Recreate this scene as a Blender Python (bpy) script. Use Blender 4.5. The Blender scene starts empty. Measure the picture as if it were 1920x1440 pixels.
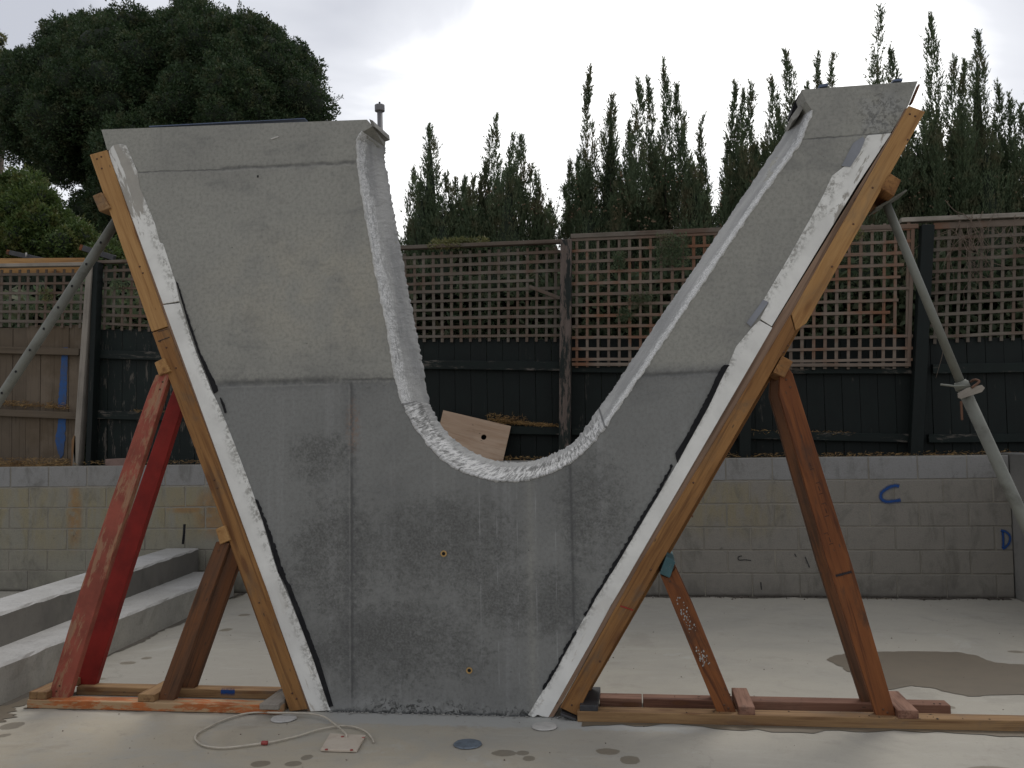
import bpy, bmesh, math, random
import numpy as np
from mathutils import Vector, Matrix
random.seed(7)
RNG = np.random.default_rng(7)
scn = bpy.context.scene
COL = scn.collection

# ------------------------------------------------------------------ camera
F, PITCH, ROLL, YAW = 1740.0, math.radians(3.22), math.radians(0.9), math.radians(7.6)
CAM = Vector((0, -4.75, 1.42))
fw = Vector((-math.sin(YAW)*math.cos(PITCH), math.cos(YAW)*math.cos(PITCH), math.sin(PITCH)))
r0 = Vector((math.cos(YAW), math.sin(YAW), 0)); u0 = r0.cross(fw)
cr = math.cos(ROLL)*r0 - math.sin(ROLL)*u0
cu = math.cos(ROLL)*u0 + math.sin(ROLL)*r0
cam_data = bpy.data.cameras.new('camera'); cam = bpy.data.objects.new('camera', cam_data); COL.objects.link(cam)
cam_data.sensor_width = 36; cam_data.lens = F/1920*36; cam_data.clip_end = 2000; cam_data.clip_start = 0.05
cam.matrix_world = Matrix(((cr.x, cu.x, -fw.x, CAM.x), (cr.y, cu.y, -fw.y, CAM.y), (cr.z, cu.z, -fw.z, CAM.z), (0, 0, 0, 1)))
scn.camera = cam

# ------------------------------------------------------------------ light
SUN_EL, SUN_AZ = math.radians(52), math.radians(14)      # azimuth clockwise from +Y
world = bpy.data.worlds.new('World'); scn.world = world; world.use_nodes = True
wn, wl = world.node_tree.nodes, world.node_tree.links
wn.clear()
wo = wn.new('ShaderNodeOutputWorld'); wb = wn.new('ShaderNodeBackground'); wb.inputs['Strength'].default_value = 0.1
sky = wn.new('ShaderNodeTexSky'); sky.sky_type = 'NISHITA'; sky.sun_disc = False
sky.sun_elevation = SUN_EL; sky.sun_rotation = SUN_AZ; sky.air_density = 1.0; sky.dust_density = 3.0
tc = wn.new('ShaderNodeTexCoord')
mp = wn.new('ShaderNodeMapping'); mp.inputs['Scale'].default_value = (1.0, 1.0, 2.2); mp.inputs['Location'].default_value = (0.35, 0.2, 0.15)
nz = wn.new('ShaderNodeTexNoise'); nz.inputs['Scale'].default_value = 2.3; nz.inputs['Detail'].default_value = 6; nz.inputs['Roughness'].default_value = 0.48; nz.inputs['Distortion'].default_value = 0.5
wl.new(tc.outputs['Generated'], mp.inputs['Vector']); wl.new(mp.outputs['Vector'], nz.inputs['Vector'])
dotn = wn.new('ShaderNodeVectorMath'); dotn.operation = 'DOT_PRODUCT'
bright_az, bright_el = math.radians(2), math.radians(12)
dotn.inputs[1].default_value = (math.sin(bright_az)*math.cos(bright_el), math.cos(bright_az)*math.cos(bright_el), math.sin(bright_el))
wl.new(tc.outputs['Generated'], dotn.inputs[0])
mr = wn.new('ShaderNodeMapRange'); mr.inputs['From Min'].default_value = 0.92; mr.inputs['From Max'].default_value = 0.99; mr.interpolation_type = 'SMOOTHSTEP'
mr.inputs['To Min'].default_value = -0.02; mr.inputs['To Max'].default_value = 0.30
wl.new(dotn.outputs['Value'], mr.inputs['Value'])
ad = wn.new('ShaderNodeMath'); ad.operation = 'ADD'; wl.new(nz.outputs['Fac'], ad.inputs[0]); wl.new(mr.outputs['Result'], ad.inputs[1])
cr_ = wn.new('ShaderNodeValToRGB'); wl.new(ad.outputs[0], cr_.inputs['Fac'])
e = cr_.color_ramp.elements
e[0].position = 0.42; e[0].color = (0.36, 0.373, 0.415, 1)
e[1].position = 0.74; e[1].color = (1, 0.995, 0.985, 1)
m1 = e.new(0.60); m1.color = (0.54, 0.552, 0.585, 1)
scl = wn.new('ShaderNodeVectorMath'); scl.operation = 'SCALE'; scl.inputs['Scale'].default_value = 10.4
wl.new(cr_.outputs['Color'], scl.inputs[0])
mx = wn.new('ShaderNodeMix'); mx.data_type = 'RGBA'; mx.inputs[0].default_value = 0.96
wl.new(sky.outputs['Color'], mx.inputs[6]); wl.new(scl.outputs['Vector'], mx.inputs[7])
wl.new(mx.outputs[2], wb.inputs['Color']); wl.new(wb.outputs['Background'], wo.inputs['Surface'])

sl = bpy.data.lights.new('sun', 'SUN'); sl.energy = 0.8; sl.angle = math.radians(25); sl.color = (1, 0.96, 0.9)
sun = bpy.data.objects.new('sun', sl); COL.objects.link(sun)
sdir = Vector((math.sin(SUN_AZ)*math.cos(SUN_EL), math.cos(SUN_AZ)*math.cos(SUN_EL), math.sin(SUN_EL)))
sun.rotation_euler = sdir.to_track_quat('Z', 'Y').to_euler(); sun.location = sdir*30
vs = scn.view_settings; vs.view_transform = 'Standard'; vs.look = 'None'; vs.exposure = 0.62; vs.gamma = 1.0; vs.use_curve_mapping = False
scn.render.engine = 'CYCLES'

# ------------------------------------------------------------------ survey helpers: where a sight line meets a real plane
def ray(x, y): return fw + cr*((x-960)/F) - cu*((y-720)/F)
def G(x, y, z=0.0):
    d = ray(x, y); return CAM + d*((z-CAM.z)/d.z)
def V(x, y, Y=0.0):
    d = ray(x, y); return CAM + d*((Y-CAM.y)/d.y)

# ------------------------------------------------------------------ node helper
class NB:
    def __init__(s, name, rough=0.8, spec=0.3):
        s.m = bpy.data.materials.new(name); s.m.use_nodes = True
        s.n, s.l = s.m.node_tree.nodes, s.m.node_tree.links
        s.b = s.n['Principled BSDF']; s.b.inputs['Roughness'].default_value = rough
        s.b.inputs['Specular IOR Level'].default_value = spec
        s.out = s.n['Material Output']
    def put(s, sock, v):
        if isinstance(v, bpy.types.NodeSocket): s.l.new(v, sock)
        elif isinstance(v, (tuple, list)):
            v = tuple(v)
            if len(sock.default_value) == 4 and len(v) == 3: v = v+(1,)
            sock.default_value = v
        else:
            try: sock.default_value = v
            except (TypeError, ValueError): sock.default_value = (v,)*len(sock.default_value)
    def coord(s, kind='Object'):
        if kind == 'Position': return s.n.new('ShaderNodeNewGeometry').outputs['Position']
        return s.n.new('ShaderNodeTexCoord').outputs[kind]
    def island(s): return s.n.new('ShaderNodeNewGeometry').outputs['Random Per Island']
    def rnd(s): return s.n.new('ShaderNodeObjectInfo').outputs['Random']
    def sep(s, v):
        n = s.n.new('ShaderNodeSeparateXYZ'); s.put(n.inputs[0], v); return n.outputs[0], n.outputs[1], n.outputs[2]
    def comb(s, x, y, z):
        n = s.n.new('ShaderNodeCombineXYZ'); s.put(n.inputs[0], x); s.put(n.inputs[1], y); s.put(n.inputs[2], z); return n.outputs[0]
    def math(s, op, a, b=0.0, c=0.0, clamp=False):
        n = s.n.new('ShaderNodeMath'); n.operation = op; n.use_clamp = clamp
        s.put(n.inputs[0], a); s.put(n.inputs[1], b)
        if op in ('MULTIPLY_ADD',): s.put(n.inputs[2], c)
        return n.outputs[0]
    def vmul(s, v, k):
        n = s.n.new('ShaderNodeVectorMath'); n.operation = 'MULTIPLY'; s.put(n.inputs[0], v); s.put(n.inputs[1], k); return n.outputs[0]
    def vadd(s, v, k):
        n = s.n.new('ShaderNodeVectorMath'); n.operation = 'ADD'; s.put(n.inputs[0], v); s.put(n.inputs[1], k); return n.outputs[0]
    def noise(s, v, scale=5.0, detail=4.0, rough=0.55, dist=0.0):
        n = s.n.new('ShaderNodeTexNoise'); s.put(n.inputs['Vector'], v); n.inputs['Scale'].default_value = scale
        n.inputs['Detail'].default_value = detail; n.inputs['Roughness'].default_value = rough; n.inputs['Distortion'].default_value = dist
        return n.outputs['Fac']
    def vor(s, v, scale=5.0, feature='F1', rand=1.0):
        n = s.n.new('ShaderNodeTexVoronoi'); s.put(n.inputs['Vector'], v); n.inputs['Scale'].default_value = scale; n.feature = feature
        n.inputs['Randomness'].default_value = rand; return n.outputs['Distance']
    def sm(s, v, a, b, lo=0.0, hi=1.0):
        n = s.n.new('ShaderNodeMapRange'); n.interpolation_type = 'SMOOTHSTEP'
        if a > b: a, b, lo, hi = b, a, hi, lo
        s.put(n.inputs['Value'], v); n.inputs['From Min'].default_value = a; n.inputs['From Max'].default_value = b
        n.inputs['To Min'].default_value = lo; n.inputs['To Max'].default_value = hi; return n.outputs[0]
    def mix(s, f, a, b, mode='MIX'):
        n = s.n.new('ShaderNodeMix'); n.data_type = 'RGBA'; n.blend_type = mode
        s.put(n.inputs[0], f); s.put(n.inputs[6], a); s.put(n.inputs[7], b); return n.outputs[2]
    def mul(s, *a):
        r = a[0]
        for k in a[1:]: r = s.math('MULTIPLY', r, k)
        return r
    def scalecol(s, c, f):   # colour times scalar
        return s.mix(1.0, c, s.comb(f, f, f), 'MULTIPLY')
    def line(s, x, z, p, q, w, jit=None):   # soft mask round the segment p-q drawn in (x,z)
        (x0, z0), (x1, z1) = p, q
        dx, dz = x1-x0, z1-z0; L = math.hypot(dx, dz); ux, uz = dx/L, dz/L
        along = s.math('ADD', s.math('MULTIPLY', x, ux), s.math('MULTIPLY_ADD', z, uz, -(x0*ux+z0*uz)))
        perp = s.math('ADD', s.math('MULTIPLY', x, -uz), s.math('MULTIPLY_ADD', z, ux, -(-x0*uz+z0*ux)))
        if jit is not None: perp = s.math('ADD', perp, jit)
        m = s.sm(s.math('ABSOLUTE', perp), w, 0.0)
        return s.mul(m, s.sm(along, -0.01, 0.02), s.sm(along, L+0.01, L-0.02))
    def blob(s, x, z, c, rx, rz):
        a = s.math('POWER', s.math('MULTIPLY', s.math('SUBTRACT', x, c[0]), 1/rx), 2)
        b = s.math('POWER', s.math('MULTIPLY', s.math('SUBTRACT', z, c[1]), 1/rz), 2)
        return s.sm(s.math('ADD', a, b), 1.0, 0.0)
    def mx(s, *a):
        r = a[0]
        for k in a[1:]: r = s.math('MAXIMUM', r, k)
        return r
    def bump(s, h, strength=0.3, dist=0.01, prev=None):
        n = s.n.new('ShaderNodeBump'); n.inputs['Strength'].default_value = strength; n.inputs['Distance'].default_value = dist
        s.put(n.inputs['Height'], h)
        if prev is not None: s.l.new(prev, n.inputs['Normal'])
        return n.outputs[0]
    def done(s, col, normal=None, rough=None):
        s.put(s.b.inputs['Base Color'], col)
        if normal is not None: s.l.new(normal, s.b.inputs['Normal'])
        if rough is not None: s.put(s.b.inputs['Roughness'], rough)
        return s.m

def xz(px, py, Y=0.0):
    p = V(px, py, Y); return (p.x, p.z)

# ------------------------------------------------------------------ materials
def mat_vwall():
    b = NB('cast_concrete', 0.82, 0.3); P = b.coord('Position'); x, y, z = b.sep(P)
    big = b.noise(P, 1.3, 6, 0.6, 0.4); mid = b.noise(P, 4.5, 6, 0.65, 0.3); fine = b.noise(P, 55, 5, 0.7); grit = b.noise(P, 170, 3, 0.7)
    lower = b.sm(b.math('MULTIPLY_ADD', mid, 0.03, z), 1.745, 1.725)
    lowR = b.sm(z, 1.80, 1.70)
    left = b.sm(x, -0.6, -0.5, 1, 0)
    low = b.mx(b.mul(lower, left), b.mul(lowR, b.math('SUBTRACT', 1.0, left)))
    col = b.mix(low, (0.292, 0.286, 0.250), (0.204, 0.205, 0.192))
    col = b.mix(b.sm(big, 0.42, 0.72), col, b.mix(low, (0.232, 0.228, 0.204), (0.155, 0.156, 0.148)))
    # yellowish bleed on the upper left limb
    col = b.mix(b.mul(b.blob(x, z, xz(620, 540), 0.9, 0.45), b.sm(mid, 0.35, 0.65), 0.6), col, (0.36, 0.335, 0.27))
    # vertical faint board-height streaks
    st = b.noise(b.vmul(P, (14, 1, 0.5)), 1.0, 4, 0.6)
    col = b.mix(b.mul(b.sm(st, 0.52, 0.75), low, 0.35), col, (0.30, 0.30, 0.29))
    # mottled dark release-oil stains, only in the first lift
    mott = b.noise(b.vadd(P, (3, 1, 2)), 26, 7, 0.8, 0.2)
    masks = [b.blob(x, z, xz(px, py), rx, rz) for px, py, rx, rz in
             [(830, 1030, .62, .38), (600, 860, .30, .20), (760, 1210, .72, .36), (620, 1040, .4, .5), (1120, 960, .30, .42), (980, 1130, .55, .3)]]
    reg = b.math('ADD', b.mx(*masks), b.math('MULTIPLY_ADD', big, 1.2, -0.72))
    t = b.math('ADD', b.math('MULTIPLY', reg, 0.29), b.math('MULTIPLY_ADD', mid, 0.45, -0.22))
    stain = b.mul(b.sm(b.math('ADD', mott, t), 0.54, 0.86), low)
    stain = b.mul(stain, b.sm(b.noise(P, 85, 4, 0.75), 0.34, 0.60, 0.25, 1.0))
    col = b.mix(b.math('MULTIPLY', stain, 0.9), col, (0.075, 0.075, 0.070))
    # dark soft blotches and pin holes
    bl2 = b.noise(b.vmul(b.vadd(P, (9, 4, 7)), (0.7, 1, 1.3)), 4.2, 8, 0.66, 0.5)
    col = b.mix(b.mul(b.sm(bl2, 0.52, 0.74), 0.50), col, (0.125, 0.127, 0.122))
    bl3 = b.noise(b.vadd(P, (1, 4, 3)), 13, 8, 0.78, 0.3)
    col = b.mix(b.mul(b.sm(bl3, 0.60, 0.74), 0.42), col, (0.085, 0.087, 0.085))
    pin2 = b.mul(b.sm(b.vor(b.vmul(P, (1, 0.2, 1)), 34), 0.10, 0.04), b.sm(b.noise(P, 5.1, 2), 0.45, 0.55))
    col = b.mix(b.math('MULTIPLY', pin2, 0.6), col, (0.07, 0.07, 0.066))
    pin = b.sm(b.vor(b.vmul(P, (1, 0.2, 1)), 15), 0.075, 0.03)
    pin = b.mul(pin, b.sm(b.noise(P, 3.1, 2), 0.5, 0.56))
    col = b.mix(b.math('MULTIPLY', pin, 0.75), col, (0.07, 0.07, 0.065))
    col = b.mix(b.sm(fine, 0.4, 0.7, 0.0, 0.42), col, (0.115, 0.112, 0.10))
    col = b.mix(b.sm(grit, 0.55, 0.8, 0.0, 0.3), col, (0.42, 0.42, 0.4))
    # form joints
    jit = b.math('MULTIPLY_ADD', b.noise(P, 7, 5, 0.7), 0.05, -0.025)
    j2 = b.math('MULTIPLY_ADD', b.noise(P, 18, 5, 0.7), 0.02, -0.01)
    J = [b.line(x, z, xz(405, 719), xz(640, 712), .026, j2), b.line(x, z, xz(640, 712), xz(748, 711), .012, j2),
         b.line(x, z, xz(1195, 704), xz(1362, 696), .016, j2),
         b.line(x, z, xz(659, 715), xz(660, 1334), .014, j2), b.line(x, z, xz(1069, 868), xz(1077, 1190), .012, j2),
         b.line(x, z, xz(256, 323), xz(420, 318), .007, j2), b.line(x, z, xz(412, 317), xz(560, 311), .017, jit), b.line(x, z, xz(550, 312), xz(668, 302), .020, jit),
         b.line(x, z, xz(1500, 262), xz(1668, 249), .007, j2), b.line(x, z, xz(1616, 254), xz(1650, 205), .009, j2), b.line(x, z, xz(234, 285), xz(258, 320), .008, j2)]
    soft = [b.line(x, z, xz(659, 715), xz(660, 1334), .07, jit), b.line(x, z, xz(405, 719), xz(748, 711), .06, jit), b.line(x, z, xz(1069, 868), xz(1077, 1190), .05, jit),
            b.line(x, z, xz(1195, 704), xz(1362, 696), .05, jit)]
    Jm = b.mx(*J); broken = b.sm(b.noise(P, 11, 3), 0.3, 0.6, 0.45, 1.0)
    col = b.mix(b.mul(b.mx(*soft), b.sm(mott, 0.35, 0.65), 0.62), col, (0.085, 0.085, 0.085))
    col = b.mix(b.mul(Jm, broken, 0.75), col, (0.075, 0.075, 0.072))
    lt = b.mx(b.line(x, z, xz(655, 722), xz(657, 1334), .008, j2), b.line(x, z, xz(405, 727), xz(640, 720), .009, j2), b.line(x, z, xz(412, 322), xz(660, 308), .009, jit))
    col = b.mix(b.mul(lt, broken, 0.18), col, (0.42, 0.41, 0.37))
    # rust bleed on the vertical joint
    col = b.mix(b.mul(b.blob(x, z, xz(662, 800), .05, .18), b.sm(fine, 0.4, 0.7), 0.7), col, (0.26, 0.16, 0.11))
    # thin pale drips
    dr = b.mx(*[b.line(x, z, xz(px, 880), xz(px+6, 1290), .0035) for px in (898, 930, 968, 1003, 1040)])
    col = b.mix(b.mul(dr, b.sm(b.noise(P, 8, 3), 0.45, 0.6), 0.35), col, (0.4, 0.4, 0.39))
    # honeycombing: foot of the wall and the patch near the right tip
    foot = b.sm(b.math('MULTIPLY_ADD', big, 0.32, z), 0.27, 0.17)
    patch = b.blob(x, z, xz(1655, 215), .16, .17)
    hc = b.mx(b.mul(foot, left.node and b.sm(x, -1.65, -1.2)), patch)
    pits = b.sm(b.math('ADD', b.noise(P, 38, 6, 0.8, 0.8), b.math('MULTIPLY', hc, 0.10)), 0.60, 0.66)
    pitm = b.mul(pits, hc)
    fm = b.mul(b.sm(b.noise(b.vadd(P, (5, 5, 5)), 12, 4), 0.45, 0.55), b.mx(foot, patch))
    col = b.mix(b.math('MULTIPLY', fm, 0.5), col, (0.30, 0.30, 0.285))
    col = b.mix(b.math('MULTIPLY', pitm, b.sm(z, 1.0, 1.1, 1.0, 0.45)), col, (0.04, 0.04, 0.036))
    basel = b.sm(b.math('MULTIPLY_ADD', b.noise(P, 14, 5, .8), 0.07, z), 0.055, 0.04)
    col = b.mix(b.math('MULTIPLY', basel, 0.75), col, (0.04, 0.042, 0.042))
    h = b.math('ADD', b.math('MULTIPLY', fine, 0.35), b.math('MULTIPLY', mid, 0.8))
    h = b.math('SUBTRACT', h, b.math('MULTIPLY', Jm, 0.5)); h = b.math('SUBTRACT', h, b.math('MULTIPLY', pitm, 3.0)); h = b.math('SUBTRACT', h, pin)
    nrm = b.bump(h, 0.5, 0.006)
    return b.done(col, nrm, b.sm(mott, 0.3, 0.8, 0.9, 0.7))

def mat_render(streak0, streak1):
    b = NB('rough_cement_render', 0.9, 0.2); uv = b.coord('UV'); u, v, _ = b.sep(uv); P = b.coord('Position')
    fl = b.noise(b.comb(b.math('MULTIPLY', u, 22), b.math('MULTIPLY', v, 11), 0), 1.0, 8, 0.88, 0.3)
    tr = b.noise(b.comb(b.math('MULTIPLY', u, 70), b.math('MULTIPLY', v, 2.6), 3), 1.0, 8, 0.80, 0.22)
    n3 = b.noise(P, 70, 5, 0.75); big = b.noise(b.comb(u, v, 5), 2.5, 4)
    mask = b.mul(b.sm(u, streak0-0.02, streak0+0.02), b.sm(u, streak1+0.03, streak1-0.03))
    col = b.mix(b.sm(big, 0.35, 0.7), (0.40, 0.395, 0.375), (0.29, 0.29, 0.28))
    frontband = b.sm(b.math('MULTIPLY_ADD', big, 0.3, v), 0.62, 0.3)
    gr = b.noise(P, 190, 3, 0.7)
    a = b.mul(b.sm(b.math('ADD', fl, b.math('MULTIPLY', b.math('SUBTRACT', frontband, 0.5), 0.14)), 0.49, 0.56), b.sm(gr, 0.42, 0.54), b.math('MULTIPLY_ADD', frontband, 0.65, 0.35))
    col = b.mix(b.mul(a, b.math('SUBTRACT', 1.0, mask)), col, (0.78, 0.775, 0.75))
    edge = b.sm(b.math('MULTIPLY_ADD', b.noise(P, 30, 5, .8), 0.10, v), 0.10, 0.05)
    col = b.mix(b.math('MULTIPLY', edge, 0.55), col, (0.66, 0.65, 0.61))
    bt = b.sm(b.math('ADD', tr, b.math('MULTIPLY', b.math('SUBTRACT', big, 0.5), 0.35)), 0.47, 0.53)
    bt = b.mul(bt, b.sm(v, 0.80, 0.55, 0.25, 1.0))
    col = b.mix(b.mul(mask, bt), col, (0.72, 0.71, 0.685))
    dk = b.mul(mask, b.sm(b.math('ADD', tr, b.math('MULTIPLY', b.math('SUBTRACT', big, 0.5), 0.5)), 0.47, 0.38), b.sm(v, 0.85, 0.6)); col = b.mix(b.mul(dk, 0.8), col, (0.15, 0.15, 0.14))
    col = b.mix(b.sm(n3, 0.55, 0.8, 0, 0.45), col, (0.2, 0.2, 0.19))
    seam = b.mx(b.sm(b.math('ABSOLUTE', b.math('SUBTRACT', u, streak0-0.012)), 0.012, 0.004), b.sm(b.math('ABSOLUTE', b.math('SUBTRACT', u, streak1+0.012)), 0.010, 0.003))
    col = b.mix(b.mul(seam, 0.75), col, (0.10, 0.10, 0.10))
    h = b.math('ADD', b.math('ADD', b.math('MULTIPLY', fl, 0.5), b.math('MULTIPLY', n3, 0.5)), b.mul(mask, tr, 1.3))
    h = b.math('ADD', h, b.mul(gr, 0.35))
    return b.done(col, b.bump(h, 1.0, 0.012))

def mat_conc(name, c1, c2, speck=(0.1, 0.1, 0.09), sc=1.0, rough=0.85, bumps=0.35):
    b = NB(name, rough, 0.3); P = b.coord('Position')
    n1 = b.noise(P, 1.1*sc, 6, 0.6, 0.3); n2 = b.noise(P, 7*sc, 6, 0.65); n3 = b.noise(P, 60*sc, 4, 0.7)
    col = b.mix(b.sm(n1, 0.35, 0.68), c1, c2)
    col = b.mix(b.sm(n2, 0.45, 0.8, 0, 0.5), col, tuple(k*0.62 for k in c2))
    col = b.mix(b.sm(n3, 0.45, 0.8, 0, 0.4), col, speck)
    return b.done(col, b.bump(b.math('ADD', n2, b.math('MULTIPLY', n3, 0.4)), bumps, 0.006))

def mat_slab():
    b = NB('slab_concrete', 0.8, 0.35); P = b.coord('Position'); x, y, z = b.sep(P)
    n1 = b.noise(P, 0.55, 5, 0.6, 0.6); n2 = b.noise(P, 2.6, 6, 0.65, 0.8); n3 = b.noise(P, 19, 6, 0.7); n4 = b.noise(P, 110, 3, 0.7)
    warm = b.blob(x, y, (-2.0, -0.9), 2.6, 1.2)
    col = b.mix(b.sm(n1, 0.35, 0.65), (0.365, 0.338, 0.278), (0.305, 0.286, 0.242))
    col = b.mix(b.mul(warm, b.sm(n2, 0.3, 0.65), 0.75), col, (0.42, 0.355, 0.25))
    sweep = b.noise(b.vmul(P, (0.9, 5, 1)), 2.0, 6, 0.7, 0.8)
    col = b.mix(b.sm(sweep, 0.5, 0.8, 0, 0.5), col, (0.41, 0.388, 0.335))
    col = b.mix(b.sm(n2, 0.52, 0.8, 0, 0.5), col, (0.235, 0.225, 0.20))
    col = b.mix(b.sm(n3, 0.55, 0.82, 0, 0.5), col, (0.20, 0.185, 0.16))
    sp = b.mul(b.sm(b.vor(P, 11), 0.07, 0.03), b.sm(b.noise(P, 2.2, 2), 0.52, 0.6))
    col = b.mix(b.math('MULTIPLY', sp, 0.7), col, (0.09, 0.08, 0.065))
    col = b.mix(b.sm(n4, 0.5, 0.8, 0, 0.25), col, (0.16, 0.15, 0.14))
    # grout smears along the wall foot
    g = b.mul(b.sm(b.math('MULTIPLY_ADD', n3, 0.18, y), -0.12, -0.06), b.sm(y, 0.06, 0.02), b.sm(x, -1.8, -1.5), b.sm(x, 0.4, 0.1))
    col = b.mix(b.math('MULTIPLY', g, 0.6), col, (0.36, 0.37, 0.36))
    st = b.noise(b.vadd(P, (7, 2, 0)), 1.7, 8, 0.72, 0.4); col = b.mix(b.mul(b.sm(st, 0.56, 0.66), 0.28), col, (0.20, 0.18, 0.145))
    st2 = b.noise(b.vadd(P, (1, 8, 0)), 5.5, 8, 0.75, 0.3); col = b.mix(b.mul(b.sm(st2, 0.62, 0.70), 0.38), col, (0.21, 0.19, 0.155))
    col = b.mix(b.mul(b.sm(st, 0.40, 0.32), 0.35), col, (0.42, 0.41, 0.37))
    # hairline cracks
    cv = b.vor(b.vadd(b.vmul(P, (1, 1, 1)), b.comb(b.math('MULTIPLY', n2, 0.5), b.math('MULTIPLY', st2, 0.5), 0.0)), 0.42, 'DISTANCE_TO_EDGE')
    col = b.mix(b.mul(b.sm(cv, 0.003, 0.001), b.sm(n1, 0.45, 0.55), 0.2), col, (0.12, 0.11, 0.09))
    nd = b.noise(P, 26, 5, 0.7, 0.5); nd2 = b.noise(P, 9, 4, 0.6)
    dm = None
    for px, py, rx, ry in [(945, 1412, 30, 8), (980, 1412, 16, 6), (992, 1422, 16, 7), (1140, 1409, 30, 8), (1181, 1425, 24, 10), (575, 1420, 14, 7), (550, 1432, 20, 7), (488, 1432, 24, 8), (22, 1361, 26, 10), (8, 1379, 14, 5), (1862, 1443, 60, 8), (424, 1181, 14, 4), (458, 1153, 14, 3), (240, 1243, 20, 4), (275, 1234, 12, 3), (188, 1273, 14, 3), (1783, 1326, 10, 3.5), (430, 1118, 30, 9), (1905, 1222, 20, 3), (1645, 1121, 40, 3)]:
        c0, cx1, cy1 = G(px, py), G(px+rx, py), G(px, py-ry)
        m_ = b.blob(x, y, (c0.x, c0.y), (cx1-c0).length, abs(cy1.y-c0.y)); dm = m_ if dm is None else b.math('MAXIMUM', dm, m_)
    dmm = b.math('ADD', dm, b.math('ADD', b.math('MULTIPLY_ADD', nd, 0.9, -0.45), b.math('MULTIPLY_ADD', nd2, 0.7, -0.35)))
    dmask = b.mul(b.sm(dmm, 0.34, 0.44), b.sm(dm, 0.02, 0.12))
    col = b.mix(b.math('MULTIPLY', dmask, 0.78), col, (0.165, 0.138, 0.098))
    h = b.math('ADD', b.math('MULTIPLY', n3, 0.6), b.math('MULTIPLY', n4, 0.25))
    return b.done(col, b.bump(h, 0.3, 0.005), b.math('SUBTRACT', b.sm(n2, 0.3, 0.8, 0.62, 0.85), b.math('MULTIPLY', dmask, 0.25)))

def mat_wood(name, c1, c2, dark, stain=0.35, stain_col=(0.12, 0.09, 0.06), knots=True, grain=1.0, rough=0.75):
    b = NB(name, rough, 0.25); O = b.coord('Object'); R = b.rnd()
    off = b.comb(b.math('MULTIPLY', R, 37.0), b.math('MULTIPLY', R, 11.0), b.math('MULTIPLY', R, 5.0))
    v = b.vadd(O, off)
    g = b.noise(b.vmul(v, (1.6, 34*grain, 34*grain)), 1.0, 5, 0.65, 0.6)
    g2 = b.noise(b.vmul(v, (5, 130, 130)), 1.0, 3, 0.6)
    w = b.noise(b.vmul(v, (0.9, 7, 7)), 1.0, 4, 0.6, 1.2)
    s = b.noise(b.vmul(v, (2.2, 6, 6)), 1.3, 6, 0.7, 0.4)
    col = b.mix(b.sm(w, 0.32, 0.68), c1, c2)
    col = b.mix(b.sm(g, 0.47, 0.68, 0, 0.78), col, dark)
    col = b.mix(b.sm(g2, 0.5, 0.75, 0, 0.3), col, tuple(k*0.6 for k in dark))
    col = b.mix(b.sm(s, 0.50, 0.78, 0, stain*1.6), col, stain_col)
    h = b.math('ADD', g, b.math('MULTIPLY', g2, 0.5))
    if knots:
        kd = b.vor(b.vmul(v, (3.2, 11.5, 11.5)), 1.0)
        ring = b.noise(b.vmul(b.comb(kd, kd, kd), 18), 2.0, 2)
        kn = b.sm(kd, 0.20, 0.12); col = b.mix(b.mul(kn, 0.75), col, (0.13, 0.055, 0.022))
        halo = b.mul(b.sm(kd, 0.34, 0.14), b.sm(ring, 0.4, 0.6), 0.5); col = b.mix(halo, col, dark)
    nm = b.mul(b.sm(b.vor(b.vmul(v, (7, 22, 22)), 1.0), 0.10, 0.05), 0.7); col = b.mix(nm, col, (0.05, 0.035, 0.025))
    return b.done(col, b.bump(h, 0.35, 0.003))

def mat_paintwood(name, wood, paint, amount, worn=(0.2, 0.17, 0.14)):
    b = NB(name, 0.7, 0.3); O = b.coord('Object'); R = b.rnd()
    v = b.vadd(O, b.comb(b.math('MULTIPLY', R, 37.0), 0.0, b.math('MULTIPLY', R, 9.0)))
    g = b.noise(b.vmul(v, (1.8, 40, 40)), 1.0, 5, 0.65, 0.5); s = b.noise(b.vmul(v, (1.7, 9, 9)), 1.5, 7, 0.75, 0.3)
    f = b.noise(b.vmul(v, (14, 60, 60)), 1.0, 5, 0.7)
    wd = b.mix(b.sm(g, 0.4, 0.7), wood, worn)
    pt = b.mix(b.sm(b.noise(v, 6, 5, 0.6), 0.35, 0.7), paint, tuple(k*0.65 for k in paint))
    m = b.sm(b.math('ADD', s, b.math('MULTIPLY', f, 0.22)), 0.61-amount*0.4, 0.69-amount*0.4)
    col = b.mix(m, pt, wd) if amount < 0 else b.mix(m, wd, pt)
    col = b.mix(b.sm(g, 0.55, 0.8, 0, 0.4), col, tuple(k*0.4 for k in wood))
    return b.done(col, b.bump(g, 0.3, 0.003))

def mat_weathered(name, c1, c2, red=None):
    b = NB(name, 0.9, 0.15); P = b.coord('Position'); R = b.rnd(); O = b.coord('Object')
    off = b.comb(b.math('MULTIPLY', R, 31.0), b.math('MULTIPLY', R, 17.0), 0.0); v = b.vadd(O, off)
    g = b.noise(b.vmul(v, (2, 60, 60)), 1.0, 5, 0.7, 0.4); n = b.noise(P, 2.3, 4, 0.6); n2 = b.noise(v, 5, 4)
    col = b.mix(R, c1, c2); col = b.mix(b.sm(n2, 0.4, 0.7, 0, 0.6), col, tuple(k*0.6 for k in c2))
    if red: col = b.mix(b.mul(b.sm(n, 0.42, 0.62), b.sm(R, 0.2, 0.8, 0.45, 1)), col, red)
    col = b.mix(b.sm(g, 0.5, 0.75, 0, 0.55), col, tuple(k*0.35 for k in c1))
    return b.done(col, b.bump(g, 0.4, 0.003))

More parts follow.
